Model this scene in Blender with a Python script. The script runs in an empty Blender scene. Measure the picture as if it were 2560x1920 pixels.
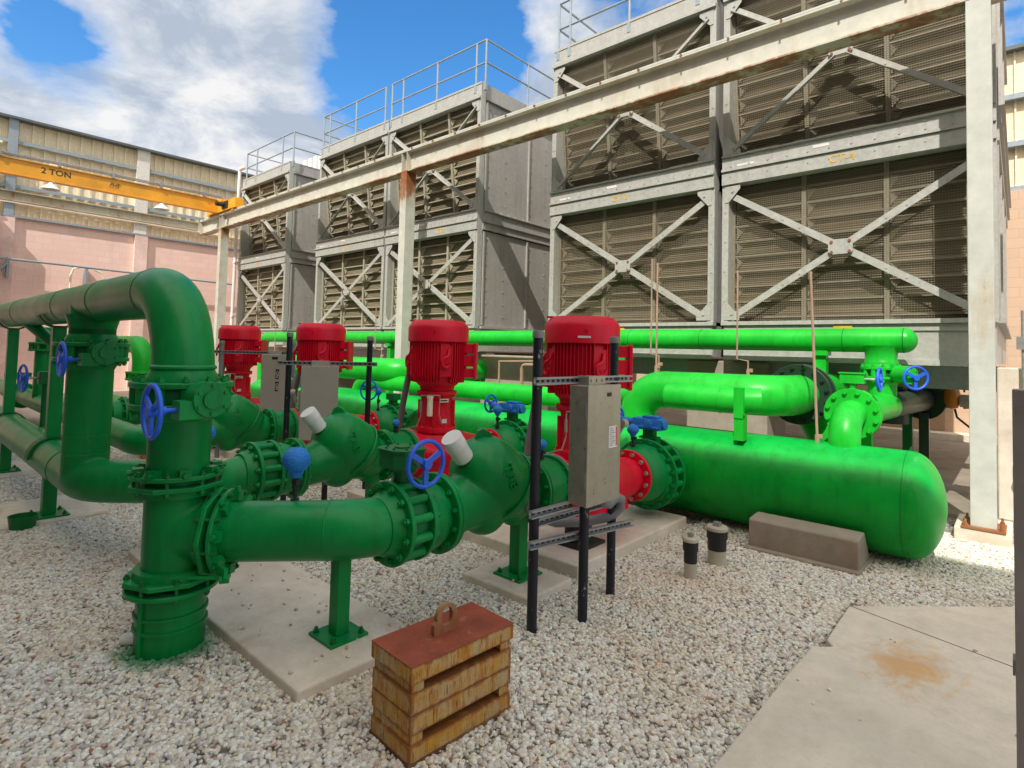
import bpy, bmesh, math, random
from math import sin, cos, pi, radians, sqrt, atan2
from mathutils import Vector, Matrix
V = Vector
random.seed(7)
scene = bpy.context.scene
col = scene.collection

# ------------------------------------------------------------------ materials
def new_mat(name):
    m = bpy.data.materials.new(name); m.use_nodes = True
    nt = m.node_tree; b = nt.nodes['Principled BSDF']
    return m, nt, b, nt.nodes, nt.links

def n_coord(nt, kind='Object', scale=(1, 1, 1)):
    tc = nt.nodes.new('ShaderNodeTexCoord'); mp = nt.nodes.new('ShaderNodeMapping')
    mp.inputs['Scale'].default_value = scale
    nt.links.new(tc.outputs[kind], mp.inputs['Vector'])
    return mp.outputs['Vector']

def n_pos(nt, scale=(1, 1, 1)):
    g = nt.nodes.new('ShaderNodeNewGeometry'); mp = nt.nodes.new('ShaderNodeMapping')
    mp.inputs['Scale'].default_value = scale
    nt.links.new(g.outputs['Position'], mp.inputs['Vector'])
    return mp.outputs['Vector']

def n_noise(nt, vec, scale, detail=4, rough=.6, dist=0):
    n = nt.nodes.new('ShaderNodeTexNoise')
    n.inputs['Scale'].default_value = scale; n.inputs['Detail'].default_value = detail
    n.inputs['Roughness'].default_value = rough; n.inputs['Distortion'].default_value = dist
    nt.links.new(vec, n.inputs['Vector'])
    return n.outputs['Fac']

def n_ramp(nt, fac, stops, interp='LINEAR'):
    r = nt.nodes.new('ShaderNodeValToRGB'); r.color_ramp.interpolation = interp
    e = r.color_ramp.elements
    while len(e) < len(stops): e.new(0.5)
    for el, (p, c) in zip(e, stops):
        el.position = p
        el.color = (c, c, c, 1) if isinstance(c, (int, float)) else (*c, 1)
    nt.links.new(fac, r.inputs['Fac'])
    return r.outputs['Color']

def n_mix(nt, fac, a, b, mode='MIX'):
    m = nt.nodes.new('ShaderNodeMix'); m.data_type = 'RGBA'; m.blend_type = mode
    for s, v in ((0, fac), (6, a), (7, b)):
        if isinstance(v, (int, float)): m.inputs[s].default_value = v
        elif isinstance(v, tuple): m.inputs[s].default_value = (*v, 1)
        else: nt.links.new(v, m.inputs[s])
    return m.outputs[2]

def n_math(nt, op, a, b=0.0, clamp=False):
    m = nt.nodes.new('ShaderNodeMath'); m.operation = op; m.use_clamp = clamp
    for s, v in ((0, a), (1, b)):
        if isinstance(v, (int, float)): m.inputs[s].default_value = v
        else: nt.links.new(v, m.inputs[s])
    return m.outputs[0]

def n_bump(nt, b, h, strength=.2, dist=.01):
    n = nt.nodes.new('ShaderNodeBump'); n.inputs['Strength'].default_value = strength
    n.inputs['Distance'].default_value = dist
    nt.links.new(h, n.inputs['Height']); nt.links.new(n.outputs['Normal'], b.inputs['Normal'])

def n_upness(nt):
    g = nt.nodes.new('ShaderNodeNewGeometry'); s = nt.nodes.new('ShaderNodeSeparateXYZ')
    nt.links.new(g.outputs['Normal'], s.inputs[0]); return s.outputs['Z']

def sc(c, k): return tuple(min(1, x * k) for x in c)

def paint(name, c, rough=.38, dust=.25, dust_sky_c=(.32, .30, .26), spec=.5, chips=None, chipc=(.25, .1, .04), var=.18, metallic=0, streak=0, bump=.05):
    m, nt, b, N, L = new_mat(name)
    p = n_pos(nt)
    big = n_noise(nt, p, 2.2, 5, .6)
    fine = n_noise(nt, p, 38, 3, .6)
    base = n_mix(nt, n_ramp(nt, big, [(.3, 0), (.7, 1)]), sc(c, 1 - var), sc(c, 1 + var))
    base = n_mix(nt, n_ramp(nt, fine, [(.55, 0), (.8, .35)]), base, sc(c, .72))
    if streak:
        rn = n_noise(nt, n_pos(nt, (11, 11, 1.1)), 1, 6, .72)
        base = n_mix(nt, n_ramp(nt, rn, [(.50, 0), (.72, streak)]), base, sc(c, .42))
        sp_ = n_noise(nt, p, 24, 6, .75)
        base = n_mix(nt, n_ramp(nt, sp_, [(.70, 0), (.74, .7)]), base, (min(1, c[0] * .6 + .12), c[1] * .55 + .05, c[2] * .5 + .04))
    if chips:
        ch = n_noise(nt, n_pos(nt, (1, 1, .8)), 14, 6, .72)
        base = n_mix(nt, n_ramp(nt, ch, [(chips, 0), (chips + .05, 1)]), base, chipc)
    if dust:  # tints upward faces: dust, and on greens a painted teal sky reflection
        up = n_ramp(nt, n_upness(nt), [(.35, 0), (1, 1)])
        dn = n_ramp(nt, n_noise(nt, p, 6, 6, .7), [(.35, .2), (.75, 1)])
        base = n_mix(nt, n_math(nt, 'MULTIPLY', n_math(nt, 'MULTIPLY', up, dn), dust), base, dust_sky_c)
    L.new(base, b.inputs['Base Color'])
    L.new(n_ramp(nt, big, [(.25, rough - .07), (.75, rough + .12)]), b.inputs['Roughness'])
    b.inputs['Specular IOR Level'].default_value = spec
    b.inputs['Metallic'].default_value = metallic
    n_bump(nt, b, n_noise(nt, p, 45, 4, .65), bump, .004)
    return m

def rusty(name, c, thr=.6, rust=(.30, .095, .025), rough=.6, streak=1.0):
    m, nt, b, N, L = new_mat(name)
    p = n_pos(nt)
    big = n_noise(nt, p, 1.1, 6, .65)
    st = n_noise(nt, n_pos(nt, (7, 7, 1.2)), 1, 6, .7)
    mask = n_math(nt, 'ADD', n_math(nt, 'MULTIPLY', big, .6), n_math(nt, 'MULTIPLY', st, .4 * streak))
    f = n_ramp(nt, mask, [(thr - .03, 0), (thr + .03, .75), (thr + .12, 1)])
    base = n_mix(nt, n_ramp(nt, n_noise(nt, p, 5, 6, .7), [(.3, 0), (.75, 1)]), sc(c, .82), sc(c, 1.08))
    halo = n_ramp(nt, mask, [(thr - .13, 0), (thr, .55)])
    base = n_mix(nt, halo, base, (.42, .30, .16))
    rc = n_mix(nt, n_noise(nt, p, 20, 4), sc(rust, .55), sc(rust, 1.25))
    L.new(n_mix(nt, f, base, rc), b.inputs['Base Color'])
    b.inputs['Roughness'].default_value = rough
    n_bump(nt, b, n_noise(nt, p, 30, 4), .12, .006)
    return m

def rusty_edge(name, c, thr, z0, dz):
    m = rusty(name, c, thr); nt = m.node_tree
    g = nt.nodes.new('ShaderNodeNewGeometry'); s = nt.nodes.new('ShaderNodeSeparateXYZ'); nt.links.new(g.outputs['Position'], s.inputs[0])
    e = n_math(nt, 'DIVIDE', n_math(nt, 'SUBTRACT', s.outputs['Z'], z0), dz)
    bias = n_ramp(nt, e, [(0, .19 if dz < 0 else .16), (1, 0)])
    add = [n for n in nt.nodes if n.type == 'MATH' and n.operation == 'ADD'][0]
    outs = [l.to_socket for l in add.outputs[0].links]
    q = n_math(nt, 'ADD', add.outputs[0], bias)
    for t in outs: nt.links.new(q, t)
    return m

def concrete(name, c, stain=(.22, .15, .09), st=.5, bump=.25, speck=.4, scale=1.0):
    m, nt, b, N, L = new_mat(name)
    p = n_pos(nt)
    big = n_noise(nt, p, 1.3 * scale, 7, .65, .3)
    fine = n_noise(nt, p, 90, 3, .7)
    mid = n_noise(nt, p, 9, 6, .7)
    base = n_mix(nt, n_ramp(nt, big, [(.3, 0), (.7, 1)]), sc(c, .74), sc(c, 1.14))
    base = n_mix(nt, n_ramp(nt, mid, [(.45, 0), (.75, .5)]), base, sc(c, .62))
    s2 = n_noise(nt, n_pos(nt, (1, 1.6, 1)), 1.9 * scale, 5, .6, .8)
    base = n_mix(nt, n_ramp(nt, s2, [(.56, 0), (.72, st)]), base, stain)
    base = n_mix(nt, n_ramp(nt, fine, [(.5, 0), (.75, speck)]), base, sc(c, .55))
    L.new(base, b.inputs['Base Color']); b.inputs['Roughness'].default_value = .85
    b.inputs['Specular IOR Level'].default_value = .25
    h = n_math(nt, 'ADD', n_math(nt, 'MULTIPLY', fine, .4), mid)
    n_bump(nt, b, h, bump, .01)
    return m

def galv(name, c, rough=.5, metallic=.06, streaks=.35):
    m, nt, b, N, L = new_mat(name)
    p = n_pos(nt)
    sp = n_noise(nt, p, 18, 3, .7)
    st = n_noise(nt, n_pos(nt, (9, 9, .7)), 1, 6, .7)
    base = n_mix(nt, n_ramp(nt, sp, [(.3, 0), (.7, 1)]), sc(c, .86), sc(c, 1.1))
    base = n_mix(nt, n_ramp(nt, st, [(.48, 0), (.8, streaks)]), base, sc(c, .5))
    bg = n_noise(nt, p, .9, 5, .6)
    base = n_mix(nt, n_ramp(nt, bg, [(.5, 0), (.8, .45)]), base, (c[0] * .8, c[1] * .7, c[2] * .55))
    L.new(base, b.inputs['Base Color']); b.inputs['Metallic'].default_value = metallic
    L.new(n_ramp(nt, sp, [(.3, rough - .08), (.7, rough + .1)]), b.inputs['Roughness'])
    n_bump(nt, b, sp, .05, .004)
    return m

M = {}
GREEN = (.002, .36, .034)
M['green'] = paint('green_pipe_paint', GREEN, .32, .13, (.05, .48, .26), .24, var=.24, streak=.55, bump=.16)  # tank tone of the one green; teal tops are painted sky reflection
M['green_shaded'] = paint('shaded_green_pipe_paint', (.0012, .235, .045), .32, .13, (.04, .42, .30), .28, var=.24, streak=.55, bump=.16)  # same green darkened, shade put into the front pipes' colour
M['green_sunlit'] = paint('sunlit_green_pipe_paint', (.012, .45, .030), .32, .08, (.10, .5, .2), .3, var=.18, streak=.4, bump=.14)  # same green lightened, sunlight put into the rear pipes' colour
M['green_dark'] = paint('dark_green_paint', (.002, .15, .03), .45, .10, (.05, .3, .15), .35, streak=.5, bump=.16)
M['red'] = paint('red_pump_paint', (.74, .004, .030), .42, .12, (.75, .06, .07), .3, streak=.4, bump=.15)
M['blue'] = paint('blue_wheel_paint', (.014, .12, .74), .38, .12, (.2, .3, .5))
M['white_plastic'] = paint('white_plastic', (.74, .76, .72), .35, .1, (.4, .4, .35), .5, var=.05)
M['steel_white'] = rusty('weathered_white_steel', (.56, .575, .53), .68)
M['column'] = rusty_edge('rust_topped_white_steel', (.58, .58, .51), .655, 5.14, -.75)
M['beam_white'] = rusty('rust_spotted_white_steel', (.60, .59, .51), .60)
M['runway'] = rusty_edge('rust_edged_white_steel', (.60, .59, .51), .66, 5.15, .10)
M['rust_patch'] = rusty('heavily_rusted_white_steel', (.62, .61, .54), .49, (.42, .15, .04))
M['rust'] = rusty('rusted_steel', (.28, .10, .04), .45)
M['galv'] = galv('galvanized_frame', (.43, .43, .40))
M['galv_shade'] = galv('aged_galvanized_panel', (.40, .385, .36), .5, .05, .5)
M['strut'] = galv('strut_channel_steel', (.36, .36, .37), .42, .6, .3)
M['black_post'] = paint('chipped_black_paint', (.006, .007, .016), .5, .05, (.1, .1, .1), chips=.615, chipc=(.30, .29, .28))
M['grey_post'] = paint('grey_post_paint', (.20, .20, .21), .55, .1)
M['brown_post'] = paint('brown_grey_post_paint', (.27, .235, .225), .5, .1, chips=.74)
M['box'] = paint('enclosure_grey_paint', (.37, .34, .29), .5, .12, var=.08)
M['steel_box'] = galv('brushed_stainless', (.40, .37, .31), .34, .55, .35)
M['yellow'] = paint('crane_yellow_paint', (.82, .36, .02), .42, .15, (.4, .3, .2))
M['copper'] = paint('weathered_copper', (.36, .24, .17), .5, .1)
M['pvc'] = paint('dusty_pvc', (.47, .43, .34), .6, .15)
M['black'] = paint('black_rubber', (.012, .013, .016), .55, .1)
M['dark'] = paint('dark_iron', (.02, .021, .02), .6, .1)
M['blk_green'] = paint('black_green_pipe_paint', (.012, .035, .02), .4, .15)
M['bolt'] = galv('zinc_bolt', (.45, .45, .43), .4, .6, .2)
M['label_white'] = paint('white_label', (.72, .70, .68), .5, 0, var=.03)
M['label_black'] = paint('black_label', (.01, .01, .012), .5, 0, var=.03)
M['stencil'] = paint('yellow_stencil', (.70, .44, .04), .6, 0, var=.2)
M['text_dark'] = paint('dark_lettering', (.07, .035, .02), .6, 0)
M['orange'] = paint('orange_actuator_paint', (.45, .17, .01), .45, .2)
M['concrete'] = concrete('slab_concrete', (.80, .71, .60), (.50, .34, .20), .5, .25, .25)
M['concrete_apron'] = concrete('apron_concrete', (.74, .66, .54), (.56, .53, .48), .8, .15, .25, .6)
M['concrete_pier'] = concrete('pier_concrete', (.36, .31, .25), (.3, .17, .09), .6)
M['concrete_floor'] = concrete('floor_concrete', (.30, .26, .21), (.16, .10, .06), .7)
M['paving'] = concrete('paving_concrete', (.5, .42, .36), (.4, .3, .25), .4)
M['girt'] = galv('blue_grey_girt', (.30, .36, .41), .5, .15, .25)
M['siding_tab'] = paint('cream_tab', (.85, .76, .58), .7, 0)

# blue masking tape: crumpled
def tape():
    m, nt, b, N, L = new_mat('blue_masking_tape')
    p = n_pos(nt)
    f = n_noise(nt, n_pos(nt, (1, 1, 3)), 16, 6, .7, 1.6)
    L.new(n_mix(nt, f, (.008, .13, .55), (.02, .30, .86)), b.inputs['Base Color'])
    b.inputs['Roughness'].default_value = .5
    n_bump(nt, b, f, .7, .02)
    return m
M['tape'] = tape()

# counterweight: cream paint with rust runs
def weight_mat(name, top):
    m, nt, b, N, L = new_mat(name)
    p = n_pos(nt)
    st = n_noise(nt, n_coord(nt, 'Object', (200, 200, 7)), 1, 5, .65)
    st2 = n_noise(nt, n_coord(nt, 'Object', (16, 16, 9)), 1, 6, .75)
    g = n_noise(nt, p, 60, 4, .7)
    if top:
        base = n_mix(nt, n_ramp(nt, n_noise(nt, p, 7, 6, .7), [(.3, 0), (.7, 1)]), (.17, .032, .014), (.32, .068, .026))
        base = n_mix(nt, n_ramp(nt, n_noise(nt, n_coord(nt, 'Object', (9, 9, 9)), 1, 6, .75), [(.58, 0), (.72, .8)]), base, (.42, .19, .08))
    else:
        area = n_noise(nt, n_coord(nt, 'Object', (8, 8, 7)), 1, 5, .6, .5)
        base = n_mix(nt, n_ramp(nt, area, [(.38, 0), (.62, 1)]), (.47, .35, .17), (.52, .27, .03))
        base = n_mix(nt, n_ramp(nt, n_noise(nt, n_coord(nt, 'Object', (45, 45, 9)), 1, 5, .65), [(.46, 0), (.62, .8)]), base, (.44, .155, .012))
        reg = n_ramp(nt, n_noise(nt, n_coord(nt, 'Object', (5, 5, 9)), 3, 4, .6), [(.42, 0), (.58, 1)])
        drip = n_math(nt, 'MULTIPLY', n_ramp(nt, st, [(.52, 0), (.62, .95)]), reg)
        base = n_mix(nt, drip, base, (.17, .05, .010))
        base = n_mix(nt, n_ramp(nt, st2, [(.62, 0), (.69, .8)]), base, (.13, .035, .008))
        tcx = N.new('ShaderNodeTexCoord'); sx = N.new('ShaderNodeSeparateXYZ'); L.new(tcx.outputs['Object'], sx.inputs[0])
        dmin = None
        for zz_ in (.392, .325, .283, .201, .125, .083, .012):
            dd_ = n_math(nt, 'ABSOLUTE', n_math(nt, 'SUBTRACT', sx.outputs['Z'], zz_))
            dmin = dd_ if dmin is None else n_math(nt, 'MINIMUM', dmin, dd_)
        ex = n_math(nt, 'ABSOLUTE', n_math(nt, 'SUBTRACT', n_math(nt, 'ABSOLUTE', sx.outputs['X']), .1425)); ey = n_math(nt, 'ABSOLUTE', n_math(nt, 'SUBTRACT', n_math(nt, 'ABSOLUTE', sx.outputs['Y']), .2775))
        corner = n_math(nt, 'MULTIPLY', n_math(nt, 'MAXIMUM', ex, ey), .6)
        e2 = n_math(nt, 'ADD', n_math(nt, 'MINIMUM', dmin, corner), n_math(nt, 'MULTIPLY', n_math(nt, 'SUBTRACT', st2, .5), .06))
        base = n_mix(nt, n_ramp(nt, n_math(nt, 'MULTIPLY', e2, 30), [(.0, .9), (.14, .65), (.34, 0)]), base, (.24, .07, .010))
    base = n_mix(nt, n_ramp(nt, g, [(.55, 0), (.8, .5)]), base, (.10, .03, .01))
    L.new(base, b.inputs['Base Color']); b.inputs['Roughness'].default_value = .75
    n_bump(nt, b, n_math(nt, 'ADD', g, st2), .25, .004)
    return m
M['weight'] = weight_mat('rust_run_cream_paint', False)
M['weight_top'] = weight_mat('rusted_red_brown_plate', True)
M['weight_rust'] = rusty('dark_wet_rust', (.10, .028, .009), .5, (.10, .03, .01))

# corrugated tower fill
def fill_mat():
    m, nt, b, N, L = new_mat('corrugated_tower_fill')
    w = N.new('ShaderNodeTexWave'); w.wave_type = 'BANDS'; w.bands_direction = 'Z'
    w.inputs['Scale'].default_value = 9.5; w.inputs['Distortion'].default_value = .5
    w.inputs['Detail'].default_value = 2; w.inputs['Detail Scale'].default_value = 1.5
    L.new(n_pos(nt), w.inputs['Vector'])
    big = n_noise(nt, n_pos(nt, (1.2, 1.2, 4)), 1.2, 5, .65)
    st = n_noise(nt, n_pos(nt, (14, 14, .6)), 1, 5, .7)
    a = n_mix(nt, n_ramp(nt, big, [(.3, 0), (.7, 1)]), (.165, .135, .08), (.27, .23, .15))
    a = n_mix(nt, n_ramp(nt, w.outputs['Fac'], [(.1, .6), (.6, 0)]), a, (.085, .067, .042))
    a = n_mix(nt, n_ramp(nt, st, [(.5, 0), (.8, .5)]), a, (.16, .125, .08))
    L.new(a, b.inputs['Base Color']); b.inputs['Roughness'].default_value = .75
    n_bump(nt, b, w.outputs['Fac'], .35, .02)
    return m
M['fill'] = fill_mat()
M['slat'] = galv('dusty_slat', (.38, .345, .26), .6, .05, .4)
M['mesh'] = galv('wire_mesh_steel', (.26, .22, .15), .6, .05, .3)

# masonry: blocks in the Y-Z plane (or X-Z with axis='X')
def cmu(name, c, axis='Y'):
    m, nt, b, N, L = new_mat(name)
    g = N.new('ShaderNodeNewGeometry'); s = N.new('ShaderNodeSeparateXYZ'); cb = N.new('ShaderNodeCombineXYZ')
    L.new(g.outputs['Position'], s.inputs[0]); L.new(s.outputs[axis], cb.inputs['X']); L.new(s.outputs['Z'], cb.inputs['Y'])
    br = N.new('ShaderNodeTexBrick'); L.new(cb.outputs[0], br.inputs['Vector'])
    br.inputs['Scale'].default_value = 1; br.inputs['Brick Width'].default_value = .40; br.inputs['Row Height'].default_value = .2
    br.inputs['Mortar Size'].default_value = .008; br.inputs['Mortar Smooth'].default_value = .4
    br.inputs['Color1'].default_value = (*sc(c, 1.04), 1); br.inputs['Color2'].default_value = (*sc(c, .94), 1)
    br.inputs['Mortar'].default_value = (*sc(c, .88), 1)
    p = n_pos(nt)
    base = n_mix(nt, n_ramp(nt, n_noise(nt, p, .8, 6, .65), [(.35, 0), (.75, .55)]), br.outputs['Color'], (c[0] * .95, c[1] * .82, c[2] * .72))
    base = n_mix(nt, n_ramp(nt, n_noise(nt, n_pos(nt, (4, 4, .5)), 1, 5, .7), [(.55, 0), (.8, .3)]), base, sc(c, .6))
    L.new(base, b.inputs['Base Color']); b.inputs['Roughness'].default_value = .85
    n_bump(nt, b, n_math(nt, 'ADD', n_math(nt, 'MULTIPLY', br.outputs['Fac'], -1.), n_math(nt, 'MULTIPLY', n_noise(nt, p, 60, 3), .3)), .35, .01)
    return m
M['pink'] = cmu('pink_painted_block', (.90, .65, .58))
M['pink_flat'] = concrete('pink_pilaster_paint', (.88, .64, .57), (.5, .3, .24), .3, .1, .15)
M['tan_wall'] = cmu('tan_painted_block', (.60, .44, .32), 'X')
M['siding'] = galv('beige_ribbed_siding', (.84, .73, .52), .6, .05, .35)
M['siding_light'] = galv('light_siding_panel', (.72, .69, .62), .6, .05, .25)
M['roof_edge'] = paint('blue_grey_roof_trim', (.10, .12, .13), .5, .1)
M['bright_wall'] = concrete('cream_stucco', (.30, .27, .23), (.26, .23, .2), .3, .1, .1)
M['door'] = paint('tan_door_paint', (.40, .27, .17), .5, .1)
M['glass'] = paint('window_glass', (.25, .38, .5), .12, 0, spec=.8)

# gravel
def gravel_ground():
    m, nt, b, N, L = new_mat('gravel_bed')
    v = N.new('ShaderNodeTexVoronoi'); v.inputs['Scale'].default_value = 46
    L.new(n_pos(nt), v.inputs['Vector'])
    sep = N.new('ShaderNodeSeparateColor'); L.new(v.outputs['Color'], sep.inputs[0])
    c = n_ramp(nt, sep.outputs[0], [(0, (.28, .25, .22)), (.25, (.44, .41, .38)), (.5, (.56, .54, .51)), (.8, (.47, .39, .33)), (.95, (.40, .22, .18))], 'CONSTANT')
    c = n_mix(nt, n_ramp(nt, v.outputs['Distance'], [(.35, 0), (.75, .8)]), c, (.10, .09, .08))
    c = n_mix(nt, n_ramp(nt, n_noise(nt, n_pos(nt), 1.1, 4), [(.5, 0), (.75, .4)]), c, (.34, .25, .17))
    L.new(c, b.inputs['Base Color']); b.inputs['Roughness'].default_value = .9
    n_bump(nt, b, n_math(nt, 'MULTIPLY', v.outputs['Distance'], -1.), .8, .03)
    return m
M['gravel'] = gravel_ground()

def stone_mat():
    m, nt, b, N, L = new_mat('pale_pebble_stone')
    oi = N.new('ShaderNodeObjectInfo')
    c = n_ramp(nt, oi.outputs['Random'], [(0, (.66, .64, .58)), (.14, (.76, .75, .68)), (.3, (.53, .51, .44)), (.42, (.82, .83, .75)),
        (.56, (.70, .62, .50)), (.66, (.61, .55, .50)), (.76, (.76, .68, .51)), (.85, (.45, .41, .38)), (.92, (.82, .83, .79)), (.965, (.45, .30, .23)), (.985, (.36, .15, .07)), (.995, (.23, .24, .21))], 'CONSTANT')
    n = n_noise(nt, n_coord(nt, 'Object', (1, 1, 1)), 60, 3, .6)
    c = n_mix(nt, n_ramp(nt, n, [(.4, 0), (.75, .35)]), c, (.25, .22, .2))
    g = n_noise(nt, n_pos(nt), .9, 5, .6)
    c = n_mix(nt, n_ramp(nt, g, [(.50, 0), (.72, .42)]), c, (.58, .38, .22))
    vd = N.new('ShaderNodeVectorMath'); vd.operation = 'DISTANCE'; gg = N.new('ShaderNodeNewGeometry'); L.new(gg.outputs['Position'], vd.inputs[0]); vd.inputs[1].default_value = (-3.47, 1.15, .02)
    sp = n_math(nt, 'ADD', vd.outputs['Value'], n_math(nt, 'MULTIPLY', n_noise(nt, n_pos(nt), 9, 3), .16))
    c = n_mix(nt, n_ramp(nt, sp, [(.26, .85), (.36, 0)]), c, (.02, .22, .08))
    L.new(c, b.inputs['Base Color']); b.inputs['Roughness'].default_value = .7
    b.inputs['Specular IOR Level'].default_value = .3
    return m
M['stone'] = stone_mat()

# ------------------------------------------------------------------ mesh builder
def frame(ax):
    ax = V(ax).normalized()
    t = V((0, 0, 1)) if abs(ax.z) < .95 else V((1, 0, 0))
    u = t.cross(ax).normalized(); v = ax.cross(u).normalized()
    return u, v, ax

class MB:
    def __init__(s): s.v = []; s.f = []; s.mi = []; s.cur = 0
    def add(s, vs, fs):
        o = len(s.v); s.v += [tuple(x) for x in vs]
        for f in fs: s.f.append(tuple(i + o for i in f)); s.mi.append(s.cur)
        return s
    def mat(s, i): s.cur = i; return s
    def box(s, c, d, R=None):
        c = V(c); h = V(d) * .5
        pts = [V((x * h.x, y * h.y, z * h.z)) for x in (-1, 1) for y in (-1, 1) for z in (-1, 1)]
        if R is not None: pts = [R @ p for p in pts]
        return s.add([c + p for p in pts], [(0, 1, 3, 2), (4, 6, 7, 5), (0, 4, 5, 1), (2, 3, 7, 6), (0, 2, 6, 4), (1, 5, 7, 3)])
    def bx(s, x0, x1, y0, y1, z0, z1): return s.box(((x0 + x1) / 2, (y0 + y1) / 2, (z0 + z1) / 2), (abs(x1 - x0), abs(y1 - y0), abs(z1 - z0)))
    def beam(s, a, b, w, h, up=(0, 0, 1)):
        a = V(a); b = V(b); d = (b - a); L = d.length; d.normalize()
        up = V(up)
        if abs(d.dot(up)) > .98: up = V((0, 1, 0))
        x = up.cross(d).normalized(); z = d.cross(x).normalized()
        R = Matrix((x, d, z)).transposed()
        return s.box((a + b) / 2, (w, L, h), R)
    def lathe(s, prof, o=(0, 0, 0), ax=(0, 0, 1), n=32, closed=False):
        o = V(o); u, v, w = frame(ax); vs = []; fs = []; m = len(prof)
        for r, t in prof:
            for k in range(n):
                a = 2 * pi * k / n
                vs.append(o + w * t + (u * cos(a) + v * sin(a)) * r)
        for i in range(m if closed else m - 1):
            j = (i + 1) % m
            for k in range(n):
                k2 = (k + 1) % n
                fs.append((i * n + k, i * n + k2, j * n + k2, j * n + k))
        if not closed:
            if prof[0][0] > 1e-6: fs.append(tuple(reversed(range(n))))
            if prof[-1][0] > 1e-6: fs.append(tuple((m - 1) * n + k for k in range(n)))
        return s.add(vs, fs)
    def cyl(s, a, b, r, r2=None, n=24):
        a = V(a); b = V(b); d = b - a
        return s.lathe([(r, 0), (r if r2 is None else r2, d.length)], a, d, n)
    def flange(s, c, ax, R, th, rin, n=40):
        return s.lathe([(rin, -th / 2), (R - .004, -th / 2), (R, -th / 2 + .004), (R, th / 2 - .004), (R - .004, th / 2), (rin, th / 2)], c, ax, n, True)
    def bolts(s, c, ax, R, k, size, L, n=6, off=0.5, shank=None):
        c = V(c); u, v, w = frame(ax)
        for i in range(k):
            a = 2 * pi * (i + off) / k; p = c + (u * cos(a) + v * sin(a)) * R
            if shank: s.cyl(p - w * L / 2, p + w * L / 2, shank, n=8)
            else: s.cyl(p - w * L / 2, p + w * L / 2, size, n=n)
            if shank:
                for q in (-1, 1):
                    s.cyl(p + w * q * (L / 2 - size * .6), p + w * q * (L / 2 - size * 1.6), size, n=6)
        return s
    def tube(s, pts, r, n=20, caps=True, closed=False):
        pts = [V(p) for p in pts]; m = len(pts); rs = r if isinstance(r, (list, tuple)) else [r] * m
        T = []
        for i in range(m):
            a = pts[i - 1] if (i > 0 or closed) else pts[i]; b = pts[(i + 1) % m] if (i < m - 1 or closed) else pts[i]
            T.append((b - a).normalized())
        u, v, _ = frame(T[0]); vs = []; fs = []
        for i in range(m):
            t = T[i]; u = (u - t * u.dot(t)).normalized(); v = t.cross(u)
            for k in range(n):
                a = 2 * pi * k / n; vs.append(pts[i] + (u * cos(a) + v * sin(a)) * rs[i])
        for i in range(m if closed else m - 1):
            j = (i + 1) % m
            for k in range(n):
                k2 = (k + 1) % n; fs.append((i * n + k, i * n + k2, j * n + k2, j * n + k))
        if caps and not closed: fs += [tuple(reversed(range(n))), tuple((m - 1) * n + k for k in range(n))]
        return s.add(vs, fs)
    def torus(s, c, ax, R, r, n=40, m=10):
        c = V(c); u, v, w = frame(ax)
        return s.lathe([(R + r * cos(2 * pi * i / m), r * sin(2 * pi * i / m)) for i in range(m)], c, ax, n, True)
    def sphere(s, c, r, n=20, m=12, sz=(1, 1, 1)):
        c = V(c); vs = []; fs = []
        for i in range(m + 1):
            t = pi * i / m
            for k in range(n):
                a = 2 * pi * k / n; vs.append(c + V((sin(t) * cos(a) * r * sz[0], sin(t) * sin(a) * r * sz[1], cos(t) * r * sz[2])))
        for i in range(m):
            for k in range(n):
                k2 = (k + 1) % n; fs.append((i * n + k, (i + 1) * n + k, (i + 1) * n + k2, i * n + k2))
        return s.add(vs, fs)
    def prism(s, poly, o, ux, uy, depth):
        o = V(o); ux = V(ux); uy = V(uy); w = ux.cross(uy).normalized(); n = len(poly)
        a = [o + ux * p[0] + uy * p[1] - w * depth / 2 for p in poly]; b = [p + w * depth for p in a]
        fs = [tuple(reversed(range(n))), tuple(n + i for i in range(n))] + [(i, (i + 1) % n, n + (i + 1) % n, n + i) for i in range(n)]
        return s.add(a + b, fs)
    def text(s, t, o, ux, uy, size, ext=.002, shear=0, spacing=1.0, bold=0):
        cu = bpy.data.curves.new('lettering', 'FONT'); cu.body = t; cu.size = size; cu.extrude = ext
        cu.align_x = 'CENTER'; cu.align_y = 'CENTER'; cu.shear = shear; cu.space_character = spacing; cu.resolution_u = 3; cu.offset = bold
        ob = bpy.data.objects.new('lettering', cu); col.objects.link(ob)
        dg = bpy.context.evaluated_depsgraph_get(); me = bpy.data.meshes.new_from_object(ob.evaluated_get(dg))
        o = V(o); ux = V(ux).normalized(); uy = V(uy).normalized(); w = ux.cross(uy)
        s.add([o + ux * p.co.x + uy * p.co.y + w * p.co.z for p in me.vertices], [tuple(p.vertices) for p in me.polygons])
        bpy.data.objects.remove(ob); bpy.data.curves.remove(cu); bpy.data.meshes.remove(me)
        return s
    def mesh(s, name):
        me = bpy.data.meshes.new(name); me.from_pydata(s.v, [], s.f); 
        for p, i in zip(me.polygons, s.mi): p.material_index = i
        return me
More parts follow.
